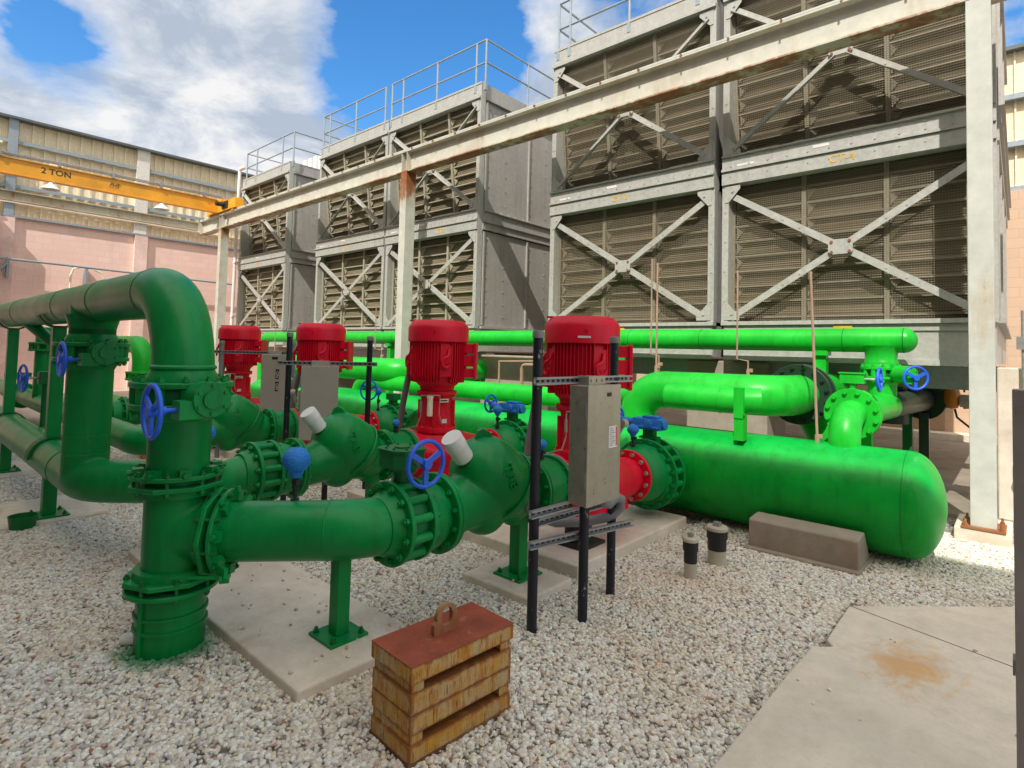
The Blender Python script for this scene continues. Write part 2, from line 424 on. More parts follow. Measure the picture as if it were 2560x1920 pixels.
    def build_each(s, name, mats, parent=None, **k):
        # every loose piece becomes an object of its own
        root = list(range(len(s.v)))
        def find(i):
            while root[i] != i: root[i] = root[root[i]]; i = root[i]
            return i
        for f in s.f:
            a = find(f[0])
            for i in f[1:]: root[find(i)] = a
        groups = {}
        for f, mi in zip(s.f, s.mi): groups.setdefault(find(f[0]), []).append((f, mi))
        out = []
        for g in groups.values():
            q = MB(); mp = {}
            for f, mi in g:
                for i in f:
                    if i not in mp: mp[i] = len(q.v); q.v.append(s.v[i])
                q.f.append(tuple(mp[i] for i in f)); q.mi.append(mi)
            out.append(q.build(name, mats, parent, **k))
        return out
    def build(s, name, mats, parent=None, smooth=35, remesh=None, bevel=0):
        me = s.mesh(name)
        bm = bmesh.new(); bm.from_mesh(me)
        bmesh.ops.recalc_face_normals(bm, faces=bm.faces)
        bm.to_mesh(me); bm.free()
        mats = mats if isinstance(mats, (list, tuple)) else [mats]
        for k in mats: me.materials.append(M[k])
        if remesh or bevel:
            t = bpy.data.objects.new('tmp', me); col.objects.link(t)
            if remesh:
                q = t.modifiers.new('r', 'REMESH'); q.mode = 'VOXEL'; q.voxel_size = remesh; q.use_smooth_shade = True
                q = t.modifiers.new('s', 'SMOOTH'); q.factor = .5; q.iterations = 7
            else:
                q = t.modifiers.new('b', 'BEVEL'); q.width = bevel; q.segments = 2; q.limit_method = 'ANGLE'; q.angle_limit = radians(40)
            dg = bpy.context.evaluated_depsgraph_get(); m2 = bpy.data.meshes.new_from_object(t.evaluated_get(dg)); m2.name = name
            bpy.data.objects.remove(t); bpy.data.meshes.remove(me); me = m2
            if not me.materials:
                for k in mats: me.materials.append(M[k])
        if smooth:
            for p in me.polygons: p.use_smooth = True
            if not remesh: me.set_sharp_from_angle(angle=radians(smooth))
        ob = bpy.data.objects.new(name, me); col.objects.link(ob)
        if parent: ob.parent = parent
        return ob

def tag(o, label=None, cat=None, group=None, kind=None):
    if label: o['label'] = label
    if cat: o['category'] = cat
    if group: o['group'] = group
    if kind: o['kind'] = kind
    return o

def thing(name, label, cat, loc=(0, 0, 0), rz=0, group=None):
    o = bpy.data.objects.new(name, None); col.objects.link(o); o.empty_display_size = .2
    o.location = loc; o.rotation_euler = (0, 0, rz)
    return tag(o, label, cat, group)

def copy_tree(o, loc, label, rz=None, skip=(), parent=None):
    c = o.copy(); col.objects.link(c)
    if parent is not None: c.parent = parent
    else:
        c.location = loc
        if rz is not None: c.rotation_euler = (0, 0, rz)
        c['label'] = label
    for ch in o.children:
        if ch.name.split('.')[0] in skip: continue
        copy_tree(ch, None, None, skip=skip, parent=c)
    return c

def arc(c, a0, a1, r, ux, uy, n=10):
    c = V(c); ux = V(ux); uy = V(uy)
    return [c + (ux * cos(a0 + (a1 - a0) * i / n) + uy * sin(a0 + (a1 - a0) * i / n)) * r for i in range(n + 1)]

def bend(p, q, s, R, n=10):
    # pipe corner at q between p and s with bend radius R
    p = V(p); q = V(q); s = V(s); d1 = (p - q).normalized(); d2 = (s - q).normalized()
    ang = d1.angle(d2); t = R / math.tan(ang / 2)
    a = q + d1 * t; b = q + d2 * t; bis = (d1 + d2).normalized(); c = q + bis * (R / sin(ang / 2))
    u = (a - c).normalized(); w = (b - c); w = (w - u * w.dot(u)).normalized(); tot = pi - ang
    return [c + (u * cos(tot * i / n) + w * sin(tot * i / n)) * R for i in range(n + 1)]
GLOW = 1.25
BLOBS = [((-.86, .28, .43, .905, .965), .24), ((-.69, .55, .47, .972, .996), -.36), ((-.929, .16, .36, .9945, .9995), -.22), ((-.914, .091, .42, .994, .9996), -.20), ((-.598, .665, .446, .985, .998), .22), ((.2, -.8, .7, .0, .8), .22)]

# ------------------------------------------------------------------ setting
def sheet(name, m, x0, x1, y0, y1, z0, z1, label=None):
    b = MB().bx(x0, x1, y0, y1, z0, z1)
    return tag(b.build(name, m, smooth=0), label, None, None, 'structure')
sheet('ground', 'gravel', -90, 40, -40, 90, -.3, 0)
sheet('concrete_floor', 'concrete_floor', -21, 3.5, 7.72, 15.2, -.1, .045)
sheet('paved_yard', 'paving', -22.4, -12.2, -8, 7.6, -.1, .03)

# apron: broken front-left corner edge
b = MB()
ap = [(-.91, -3), (-.92, 1.2), (-.915, 2.3), (-.90, 3.2), (-.885, 3.58), (-.80, 3.66), (-.845, 3.72), (-.85, 4.0), (-.85, 4.31), (-.83, 4.35), (-.06, 5.10), (.55, 5.66), (3, 5.7), (3, -3)]
b.prism(ap, (0, 0, -.02), (1, 0, 0), (0, 1, 0), .14)
apron = tag(b.build('concrete_apron', 'concrete_apron', smooth=0, bevel=.008), 'weathered tan concrete apron with a rusty stain and a long joint', None, None, 'structure')
# control joint + rust stain live in the apron material
def apron_mat():
    m = M['concrete_apron']; nt = m.node_tree; b = nt.nodes['Principled BSDF']; L = nt.links
    src = b.inputs['Base Color'].links[0].from_socket
    g = nt.nodes.new('ShaderNodeNewGeometry'); s = nt.nodes.new('ShaderNodeSeparateXYZ'); L.new(g.outputs['Position'], s.inputs[0])
    wob = n_noise(nt, n_pos(nt), 3, 4)
    # joint from (-.84,4.40) to (0.1,3.72)
    d = n_math(nt, 'ADD', n_math(nt, 'ADD', n_math(nt, 'MULTIPLY', s.outputs['X'], .271), n_math(nt, 'MULTIPLY', s.outputs['Y'], .963)), -(-.835 * .271 + 4.324 * .963))
    j = n_math(nt, 'LESS_THAN', n_math(nt, 'ABSOLUTE', d), .005)
    # rust splash around (-.52,3.62)
    mp = nt.nodes.new('ShaderNodeMapping'); mp.vector_type = 'POINT'
    L.new(g.outputs['Position'], mp.inputs['Vector'])
    mp.inputs['Location'].default_value = (.45 * 2.6, -3.72 * 1.5, 0); mp.inputs['Scale'].default_value = (2.6, 1.5, 0)
    ln = nt.nodes.new('ShaderNodeVectorMath'); ln.operation = 'LENGTH'; L.new(mp.outputs['Vector'], ln.inputs[0])
    streak = n_noise(nt, n_pos(nt, (3, 1.5, 1)), 1.7, 7, .62, 2.2)
    f = n_math(nt, 'SUBTRACT', n_math(nt, 'MULTIPLY', streak, 1.65), n_math(nt, 'MULTIPLY', ln.outputs['Value'], .95))
    c = n_mix(nt, n_ramp(nt, f, [(.34, 0), (.60, .42), (.8, .7)]), src, (.62, .31, .07))
    c = n_mix(nt, j, c, (.07, .055, .045))
    L.new(c, b.inputs['Base Color'])
apron_mat()

# concrete slabs
def slab(name, x0, x1, y0, y1, z, label, cat='concrete slab', m='concrete', bev=.012):
    return tag(MB().bx(x0, x1, y0, y1, -.05, z).build(name, m, smooth=0, bevel=bev), label, cat)
slab('concrete_slab', -5.1, -2.5, 1.385, 2.13, .06, 'long flat tan concrete slab under the foreground green pipe, beside the rusty weight', )
slab('concrete_slab', -3.0, -2.38, 2.90, 3.38, .06, 'small square concrete slab under the green check valve support, by the black posts')
slab('concrete_slab', -3.75, -2.42, 3.50, 5.32, .10, 'raised concrete slab carrying the nearest red pump')
slab('concrete_slab', -5.45, -3.9, 3.50, 5.32, .10, 'raised concrete slab carrying the second red pump')
slab('concrete_slab', -7.75, -6.2, 3.50, 5.32, .10, 'raised concrete slab carrying the third red pump')
slab('concrete_slab', -10.3, -8.5, 3.50, 5.32, .10, 'raised concrete slab carrying the red pump left of the ON OFF box')
slab('concrete_slab', -7.5, -6.5, .80, 1.60, .03, 'thin pale concrete slab under the nearer square green header post')
slab('concrete_slab', -10.0, -8.9, .80, 1.60, .03, 'thin pale concrete slab under the farther square green header post at left edge')
# saddle under tank
b = MB()
b.prism([(5.14, 0), (5.14, .235), (5.16, .25), (5.36, .265), (5.55, .04), (6.1, .04), (6.3, .26), (6.5, .25), (6.5, 0)], (-1.36, 0, .01), (0, 1, 0), (0, 0, 1), .83)
b.bx(-1.80, -.93, 5.08, 6.55, -.05, .03)
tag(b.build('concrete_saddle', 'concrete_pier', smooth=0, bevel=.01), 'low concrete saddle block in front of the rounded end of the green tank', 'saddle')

# ------------------------------------------------------------------ cooling towers
YF = 7.62; ZB0, ZB1 = 1.61, 2.12; ZM0, ZM1, ZM2 = 3.97, 4.14, 4.36; ZT0, ZT1 = 6.53, 6.82
YB = 13.0
def cooling_tower(x0, x1, label, num, numx, wires, left_end, right_end, rails):
    t = thing('cooling_tower', label, 'cooling tower', ((x0 + x1) / 2, YF, 0), 0, 'cooling towers in a row behind the pipes')
    ox, oy = (x0 + x1) / 2, YF
    def B(name, mb, m, parent=t, **k):
        mb.v = [(x - ox, y - oy, z) for x, y, z in mb.v]
        if k.pop('each', False): return mb.build_each(name, m, parent, **k)
        return mb.build(name, m, parent, **k)
    w = x1 - x0
    # basin
    b = MB(); b.bx(x0 + .02, x1 - .02, YF + .03, YB, ZB0 + .03, ZB1 - .05)
    b.bx(x0, x1, YF - .02, YF + .10, ZB1 - .05, ZB1); b.bx(x0 + .03, x1 - .03, YF + .005, YF + .03, ZB0, ZB0 + .06)
    b.bx(x0 + .03, x1 - .03, YF + .012, YF + .03, ZB1 - .13, ZB1 - .055)
    b.bolts((ox, YF + .03, ZB1 - .03), (0, -1, 0), .001, 1, .008, .03)
    B('basin', b, 'galv', smooth=0)
    # frame columns
    b = MB()
    for x in (x0, x1):
        for y, d in ((YF, .13), (YB - .1, .1)):
            b.bx(x - .001 if x == x0 else x - .085, x + .085 if x == x0 else x + .001, y - .001, y + d, ZB1, ZT0 + .02)
    B('frame_column', b, 'galv', each=True, smooth=0)
    b = MB()
    for x in (x0, x1):
        xc = x + .04 if x == x0 else x - .04
        for z in (2.4, 2.8, 3.2, 3.6, 4.7, 5.1, 5.5, 5.9, 6.3): b.cyl((xc, YF + .001, z), (xc, YF - .008, z), .012, n=6)
    B('bolt', b, 'galv', each=True, smooth=0)
    # mid beam: two channels
    b = MB()
    b.bx(x0, x1, YF - .03, YF + .16, ZM0, ZM1); b.bx(x0, x1, YF - .055, YF + .16, ZM1 + .006, ZM1 + .035)
    b.bx(x0, x1, YF - .02, YF + .2, ZM1 + .04, ZM2 - .02); b.bx(x0, x1, YF - .05, YF + .2, ZM2 - .017, ZM2)
    for i in range(12):
        x = x0 + .12 + i * (w - .24) / 11
        for z in (ZM1 + .075, ZM2 - .055): b.cyl((x, YF - .019, z), (x, YF - .03, z), .011, n=6)
        b.cyl((x, YF - .029, ZM0 + .10), (x, YF - .037, ZM0 + .10), .009, n=6)
    B('mid_beam', b, 'galv', smooth=0)
    # top fascia
    b = MB()
    b.bx(x0, x1, YF - .04, YF + .12, ZT0, ZT0 + .05); b.bx(x0, x1, YF + .01, YF + .14, ZT0 + .052, ZT1)
    b.bx(x0, x1, YF + .0, YF + .16, ZT1 + .002, ZT1 + .04); b.bx(x0, x1, YF + .16, YB, ZT1 - .08, ZT1 - .02)
    B('top_fascia', b, 'galv', smooth=0)
    if num:
        b = MB().text(num, (numx, YF - .0325, (ZM0 + ZM1) / 2), (1, 0, 0), (0, 0, 1), .125, .0015, spacing=1.06, bold=.002)
        B('number', b, 'stencil', smooth=0)
    b = MB(); b.bx(numx - .1, numx + .1, YF + .0, YF + .004, ZB1 - .12, ZB1 - .06); B('warning_sticker', b, 'stencil', smooth=0)
    b = MB(); b.bx(ox - .3, ox - .12, YF - .0235, YF - .02, ZM2 - .12, ZM2 - .085); b.bx(x0 + .2, x0 + .42, YF - .0235, YF - .02, ZM1 + .06, ZM1 + .085); B('white_label', b, 'label_white', each=True, smooth=0)
    b = MB(); b.bx(x0 + .06, x1 - .06, YF + .66, YB - .15, ZB1 + .01, ZT1 - .1); B('shade_core', b, 'dark', smooth=0)  # dark block standing in for the deep shade inside the cell
    b = MB(); b.bx(x0 + .09, x1 - .09, YF + .17, YF + .655, ZM0 + .005, ZM2 - .02); B('shade_deck', b, 'dark', smooth=0)  # dark filler behind the mid beam, shade given as colour
    # louvred faces
    for za, zb, ya, yb, n in ((ZB1, ZM0, YF + .20, YF + .19, 9), (ZM2, ZT0, YF + .36, YF + .10, 11)):
        up = za > 3
        b = MB()
        b.add([(x0 + .085, ya + .045, za), (x1 - .085, ya + .045, za), (x1 - .085, yb + .045, zb), (x0 + .085, yb + .045, zb)], [(0, 1, 2, 3)])
        b.bx(x0 + .085, x1 - .085, YF + .62, YF + .64, za, zb)
        fill = B('louver_panel' , b, 'fill', smooth=0)
        b = MB()
        def yz(f): return ya + (yb - ya) * f, za + (zb - za) * f
        for k in range(n):
            f = (k + .35) / n; y, z = yz(f)
            jit = random.uniform(-.006, .006)
            b.box((ox, y + .025, z + jit), (w - .18, .06, .010), Matrix.Rotation(radians(random.uniform(-7, -3)), 3, 'X'))
            b.v = b.v; o_ = len(b.v) - 8; b.bx(x0 + .09, x1 - .09, y - .012, y - .004, z - .012 + jit, z + .012 + jit); b.f.append((o_, o_ + 8, o_ + 9)); b.mi.append(0)
        B('slat', b, 'slat', each=True, smooth=0)
        for xf in (0.0, 1 / 3, 2 / 3, 1.0):
            b = MB(); x = x0 + .10 + (w - .2) * xf
            ww = .05 if 0 < xf < 1 else .03
            a = V((x, ya - .03, za)); c = V((x, yb - .03, zb)); b.beam(a, c, ww, .03, (0, 1, 0))
            B('louver_post', b, 'slat', smooth=0); b = MB()
            for k in range(n):
                f = (k + .35) / n; y, z = yz(f)
                if xf < 1: # triangular bracket under each slat
                    b.add([(x + .03, y - .005, z - .02), (x + .03, y + .04, z - .02), (x + .03, y + .04, z - .17), (x + .034, y - .005, z - .02), (x + .034, y + .04, z - .02), (x + .034, y + .04, z - .17)], [(0, 1, 2), (5, 4, 3), (0, 3, 4, 1), (1, 4, 5, 2), (0, 2, 5, 3)])
                    b.add([(x + .028, y - .012, z - .02), (x + .13, y + .05, z - .02), (x + .028, y + .02, z - .17)], [(0, 1, 2)])
            if xf < 1: B('bracket_row', b, 'slat', smooth=0)
        # jamb plates
        b = MB()
        for x in (x0 + .088, x1 - .088):
            b.add([(x, YF + .10, za), (x, ya + .12, za), (x, yb + .12, zb), (x, YF + .10, zb)], [(0, 1, 2, 3)])
        B('jamb_plate', b, 'galv', each=True, smooth=0)
        if wires:
            b = MB(); q = .026; r = .0017
            nx = int((w - .2) / q); nz = int((zb - za) / q)
            for i in range(nx):
                x = x0 + .1 + i * q; b.beam((x, ya - .055, za), (x, yb - .055, zb), r * 2, r * 2, (0, 1, 0))
            for i in range(nz):
                y, z = yz(i / nz); b.bx(x0 + .09, x1 - .09, y - .060, y - .056, z - r, z + r)
            B('wire_mesh', b, 'mesh', smooth=0)
        # bracing
        zc = (za + zb) / 2 - (.05 if not up else .02); c0 = V((ox, YF + .02, zc))
        for sx in (-1, 1):
            for sz in (-1, 1):
                e = V((ox + sx * (w / 2 - .12), YF + .02, zc + sz * ((zb - za) / 2 - .10)))
                d = (e - c0).normalized(); a = c0 + d * .10
                b = MB()
                b.beam(a, e, .082 if not up else .075, .010, (0, 1, 0))
                nrm = V((d.z, 0, -d.x)); nrm = nrm if nrm.z > 0 else -nrm
                fs_ = -1 if up else 1; b.beam(a - nrm * .036 * (1 if up else -1) + V((0, .028 * fs_, 0)), e - nrm * .036 * (1 if up else -1) + V((0, .028 * fs_, 0)), .008, .052, (0, 1, 0))
                for s_ in (.35, .5): b.cyl(c0.lerp(e, s_) + V((0, -.006, 0)), c0.lerp(e, s_) + V((0, -.012, 0)), .012, n=8)
                B('brace', b, 'galv', smooth=0)
                b = MB()
                gx = ox + sx * (w / 2 - .04)
                gz = zb - .02 if sz > 0 else za + .02
                b.prism([(0, 0), (-sx * .20, 0), (-sx * .20, -sz * .05), (-sx * .05, -sz * .22), (0, -sz * .22)], (gx, YF - .006, gz), (1, 0, 0), (0, 0, 1), .008)
                b.cyl((gx - sx * .10, YF - .009, gz - sz * .08), (gx - sx * .10, YF - .022, gz - sz * .08), .016, n=6)
                B('gusset_plate', b, 'galv', smooth=0)
        b = MB()
        b.prism([(-.13, -.06), (-.10, -.09), (.10, -.09), (.13, -.06), (.13, .06), (.10, .09), (-.10, .09), (-.13, .06)], (c0.x, YF - .012, c0.z), (1, 0, 0), (0, 0, 1), .01)
        B('center_plate', b, 'galv', smooth=0)
        b = MB()
        for sx in (-1, 1):
            for sz in (-1, 1): b.cyl((c0.x + sx * .095, YF - .016, c0.z + sz * .062), (c0.x + sx * .095, YF - .03, c0.z + sz * .062), .018, n=6)
        B('plate_bolt', b, 'rust', each=True, smooth=0)
    # end walls
    for x, on, s in ((x0, left_end, -1), (x1, right_end, 1)):
        b = MB()
        xi = x - s * .03
        b.bx(xi - .01, xi + .01, YF + .13, YB - .1, ZB1, ZM0); b.bx(xi - .01, xi + .01, YF + .13, YB - .1, ZM2, ZT1)
        if on:
            for k in range(5):
                y = YF + .16 + k * 1.30
                if y > YB - .2: break
                for za, zb in ((ZB1, ZM0), (ZM2, ZT0)):
                    b.bx(xi + s * .011, xi + s * .045, y, y + .035, za + .02, zb - .02)
                    for kk in range(7):
                        z = za + .2 + kk * (zb - za - .35) / 6
                        for yy in (y + .12, y + .62): b.cyl((xi + s * .010, yy, z), (xi + s * .022, yy, z), .014, n=6)
            B('end_panel', b, 'galv_shade', smooth=0)
            b = MB()
            b.bx(x - .02, x + s * .02, YF + .131, YB, ZM0 + .02, ZM1 - .01); b.bx(x - .02, x + s * .05, YF + .131, YB, ZM1 - .008, ZM1 + .03)
            b.bx(x - .02, x + s * .035, YF + .131, YB, ZM1 + .032, ZM2 - .02); b.bx(x - .02, x + s * .07, YF + .131, YB, ZM2 - .018, ZM2)
            b.bx(x - .02, x + s * .04, YF + .13, YB, ZT0, ZT0 + .05); b.bx(x - .02, x + s * .02, YF + .13, YB, ZT0 + .052, ZT1 + .02)
            b.bx(x - .02, x + s * .05, YF + .13, YB, ZB1 - .05, ZB1 - .002)
            for k in range(6): b.cyl((x + s * .03, YF + .4 + k * .22, ZM2), (x + s * .03, YF + .4 + k * .22, ZM2 + .045), .009, n=6)
            B('end_beam', b, 'galv_shade', smooth=0)
        else:
            B('end_panel', b, 'galv_shade', smooth=0)
    # guard rail
    if rails:
        b = MB(); r = .021; top = 7.67; mid = 7.22; yr = YF + .03
        xs, ends = rails
        for x in xs: b.cyl((x, yr, ZT1 - .12), (x, yr, top + .01), r, n=10); b.bx(x - .03, x + .03, yr - .028, yr + .028, ZT1 - .15, ZT1 + .02)
        for z in (top, mid): b.cyl((xs[0], yr, z), (xs[-1], yr, z), r * .9, n=10)
        for xe in ends:
            for z in (top, mid): b.cyl((xe, yr, z), (xe, YB - .4, z), r * .9, n=10)
            for y in (yr + 1.25, yr + 2.5, yr + 3.75): b.cyl((xe, y, ZT1 - .12), (xe, y, top), r, n=10)
        B('guardrail', b, 'girt')
    return t
XS2 = [-13.6, -13.29, -12.1, -10.9]
XS2b = [-10.65, -10.24, -9.09, -7.92, -7.66]
cooling_tower(-3.01, -.16, 'big galvanized cooling tower cell marked CT-4 behind the right white column', 'CT-4', -1.565, True, False, True, ([-2.95, -1.9, -.9, -.2], [-.2]))
cooling_tower(-5.97, -3.12, 'big galvanized cooling tower cell marked CT-3, left of the CT-4 cell', 'CT-3', -4.60, True, True, False, ([-5.90, -5.66, -4.52, -3.4, -3.12], [-5.90]))
t2 = cooling_tower(-10.66, -7.74, 'galvanized cooling tower cell marked CT2, behind the middle white column', 'CT2', -8.78, False, False, True, (XS2b, [-7.66]))
cooling_tower(-13.68, -10.72, 'galvanized cooling tower cell marked CT1, left of the middle column', 'CT1', -12.2, False, True, False, (XS2, [-13.6]))
t1 = cooling_tower(-18.42, -15.34, 'leftmost, single galvanized cooling tower cell next to the crane', 'CT5', -17.0, False, True, True, ([-18.2, -17.5, -15.85, -15.2], [-18.2, -15.2]))
# fan hood behind the left tower's rail, and a white downpipe at its corner
b = MB()
for k in range(5): b.bx(-17.6 + k * .32, -17.4 + k * .32, 9.2, 9.3, 6.85, 7.75)
b.bx(-17.7, -16.1, 9.3, 10.4, 6.85, 7.7)
tag(b.build('fan_hood', 'label_white', smooth=0), 'white ribbed fan housing on top of the leftmost cooling tower', 'fan housing')
b = MB(); b.cyl((-18.58, 7.55, 2.0), (-18.50, 7.55, 7.2), .05, n=12); b.cyl((-18.50, 7.55, 7.2), (-18.2, 7.6, 7.24), .06, n=12)
for z in (2.5, 4.2, 5.6): b.bx(-18.62, -18.42, 7.5, 7.62, z, z + .05)
tag(b.build('drain_pipe', 'label_white'), 'thin white pipe standing at the left edge of the leftmost cooling tower', 'drain pipe')

# piers, beams below towers
def pier(x0, x1, y0, y1, z1, label):
    b = MB().bx(x0, x1, y0, y1, -.1, z1)
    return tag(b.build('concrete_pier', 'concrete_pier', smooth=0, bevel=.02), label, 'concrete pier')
pier(-3.62, -2.5, 7.9, 8.7, 1.59, 'broad concrete pier under the towers behind the large light green pipe')
pier(-7.68, -6.3, 7.75, 8.1, 1.57, 'sunlit concrete wall pier in the gap between the towers, behind the thin copper pipes')
pier(-10.9, -10.3, 7.95, 9.0, 1.59, 'concrete pier under the tower marked CT2')
pier(-13.9, -13.3, 7.95, 9.0, 1.59, 'concrete pier under the left end of the tower marked CT1')
pier(-16.2, -15.5, 7.95, 9.0, 1.59, 'concrete pier under the leftmost tower')
b = MB()
for x0, x1 in ((-5.95, -.18), (-13.66, -7.76), (-18.4, -15.36)):
    for y in (8.0, 10.2, 12.5): b.bx(x0, x1, y, y + .2, 1.35, 1.60)
    tag(b.build('support_beam', 'strut', smooth=0), {-5.95: 'dark steel beams carrying the two big tower cells', -13.66: 'dark steel beams under the middle pair of towers', -18.4: 'dark steel beams under the leftmost tower'}[x0], 'support beam'); b = MB()
b = MB()
b.prism([(-.19, 0), (.0, 0), (.0, .95), (.10, 1.10), (.30, 1.2), (.30, 1.61), (-.19, 1.61)], (0, 8.1, 0), (1, 0, 0), (0, 0, 1), .4)
tag(b.build('concrete_pier', 'concrete', smooth=0, bevel=.015), 'pale concrete pier with a corbel just right of the right white column', 'concrete pier')
b = MB()
b.tube([(.02, 7.84, 2.2), (.02, 7.84, 1.2), (.02, 7.84, .7)], .012, n=8); b.tube([(.05, 7.84, 1.7), (.05, 7.84, .75)], .012, n=8)
b.bx(.03, .13, 7.78, 7.88, .75, 1.05); b.bx(-.02, .11, 7.76, 7.88, .62, .76); b.tube([(0, 7.8, .62), (-.03, 7.8, .5), (.0, 7.8, .42), (.05, 7.8, .40), (.06, 7.8, .5)], .018, n=8)
b.bx(-.03, .05, 7.8, 7.86, 1.80, 1.93); b.tube([(.08, 7.82, 1.72), (.3, 7.82, 1.9)], .025, n=8)
tag(b.build('conduit_box', 'strut'), 'small electrical conduits and boxes with a hanging hook on the pale pier at right', 'conduit')

# ------------------------------------------------------------------ crane runway
XC = [-.27, -9.12, -18.1]
for i, x in enumerate(XC):
    t = thing('steel_column', ['right white steel column on a rusty base plate, nearest the camera', 'middle white steel column streaked with rust, behind the second pump', 'far left white steel column under the end of the runway beam'][i], 'steel column', (x, 7.0, 0), 0, 'white columns of the crane runway')
    b = MB().bx(-.095, .095, -.12, .12, .14, 5.145)
    b.build('shaft', 'steel_white' if i == 0 else 'column', t, smooth=0, bevel=.006)
    b = MB().bx(-.16, .16, -.17, .17, .122, .142); b.build('base_plate', 'rust', t, smooth=0)
    for sx in (-1, 1):
        for sy in (-1, 1):
            b = MB().cyl((sx * .13, sy * .14, .14), (sx * .13, sy * .14, .20), .011, n=8); b.cyl((sx * .13, sy * .14, .142), (sx * .13, sy * .14, .165), .022, n=6); b.build('anchor_bolt', 'rust', t, smooth=0)
    slab('column_footing', x - .215, x + .20, 6.84, 7.46, .12, ['low concrete footing under the right white column', 'low concrete footing under the middle white column', 'low concrete footing under the far left white column'][i], 'concrete footing', 'concrete')
t = thing('runway_beam', 'long white steel I-beam with rust patches running across the towers on three columns', 'steel beam', (-9.1, 7.0, 5.15))
def ibeam(b, a, c, h, w, tf, tw):
    a = V(a); c = V(c)
    b.beam(a + V((0, 0, tf / 2)), c + V((0, 0, tf / 2)), w, tf); b.beam(a + V((0, 0, h - tf / 2)), c + V((0, 0, h - tf / 2)), w, tf); b.beam(a + V((0, 0, h / 2)), c + V((0, 0, h / 2)), tw, h - 2 * tf - .002)
for xa, xb in ((-19.75, -9.125), (-9.115, 1.2)):
    b = MB(); ibeam(b, (xa + 9.1, 0, 0), (xb + 9.1, 0, 0), .425, .24, .022, .014); b.build('beam_segment', 'runway', t, smooth=0)
b = MB()
for x in (-19.73, -18.18, -18.02, -9.2, -9.04, -.35, -.19):
    for s in (-1, 1): b.bx(x + 9.1 - .006, x + 9.1 + .006, s * .008, s * .115, .023, .402)
b.build_each('stiffener', 'beam_white', t, smooth=0)
b = MB(); b.bx(-10.6, 10.2, -.03, .03, .426, .48); b.bx(-10.65, 10.3, -.122, -.112, .427, .455); b.build('crane_rail', 'steel_white', t, smooth=0)
b = MB()
x = -10.3
while x < 10.2:
    b.bx(x - .01, x + .01, -.15, -.03, .428, .438); b.bx(x - .01, x + .01, -.155, -.145, .40, .438); x += .62
b.build('rail_clip', 'rust', t, smooth=0)
b = MB(); ibeam(b, (-19.85, 6.86, 5.28), (-19.85, -9, 5.28), .26, .2, .018, .012)
tag(b.build('tie_beam', 'beam_white', smooth=0), 'rust streaked steel beam crossing below the yellow crane girder', 'steel beam')
# bridge crane
t = thing('bridge_crane', 'yellow overhead crane girder lettered 2 TON resting on the runway beam', 'crane', (-18.3, 6.95, 5.63))
b = MB(); b.beam((0, -16, .20), (0, -.05, .20), .012, .36); b.beam((0, -16, .02), (0, -.05, .02), .16, .02); b.beam((0, -16, .39), (0, -.05, .39), .22, .02)
for y in (-4.2, -3.1, -1.9, -5.6): b.bx(.0, .12, y - .005, y + .005, .06, .38)
b = MB(); b.beam((0, -16, .20), (0, -.05, .20), .17, .36); b.beam((0, -16, .008), (0, -.05, .008), .20, .02); b.beam((0, -16, .39), (0, -.05, .39), .24, .02)
b.build('girder', 'yellow', t, smooth=0)
b = MB()
b.bx(-.75, 1.35, -.12, .12, .0, .28); b.bx(-.55, -.02, -.16, -.13, .0, .20); b.bx(.2, .5, -.17, .17, .28, .36)
b.cyl((-.55, -.10, .02), (-.55, .10, .02), .09, n=16); b.cyl((1.1, -.10, .02), (1.1, .10, .02), .09, n=16)
b.build('end_truck', 'yellow', t, smooth=30)
b = MB().bx(.45, .85, -.15, -.06, .06, .26); b.cyl((.62, -.16, .16), (.62, -.38, .16), .07, n=14); b.build('drive_motor', 'dark', t)
b = MB()
for k, z in ((.10, .46), (.12, .49), (.09, .52)): b.tube([(k, -16 + i * .8, z + .008 * sin(i * 1.7)) for i in range(21)], .012, n=6)
for i in range(14): b.bx(.04, .15, -15.5 + i * 1.15, -15.44 + i * 1.15, .40, .54)
b.build('festoon_cable', 'strut', t, smooth=0)
b = MB().text('2 TON', (.0862, -4.02, .235), (0, 1, 0), (0, 0, 1), .205, .001, bold=.004); b.build('lettering', 'text_dark', t, smooth=0)
b = MB().text('FHS', (.0862, -2.78, .215), (0, 1, 0), (0, 0, 1), .13, .001, .25, bold=.003); b.bx(.0855, .0875, -2.90, -2.66, .145, .152); b.build('logo', 'text_dark', t, smooth=0)
for y, l in ((2.82, 'white bell shaped work light under the yellow girder, below the 2 TON lettering'), (5.30, 'white bell shaped work light under the yellow girder, nearer the white column')):
    t = thing('work_light', l, 'work light', (-18.13, y, 5.555), 0, 'work lights on the crane')
    MB().lathe([(.04, .0), (.06, -.04), (.15, -.10), (.20, -.17), (.19, -.17), (.05, -.06)], (0, 0, .02), (0, 0, 1), 24).build('shade', 'label_white', t)
    MB().bx(-.50, -.22, .0, .26, .46, .56).build('ballast_box', 'siding_tab', t, smooth=0)
    MB().bx(-.10, .03, .02, .08, .022, .055).build('bracket', 'girt', t, smooth=0)

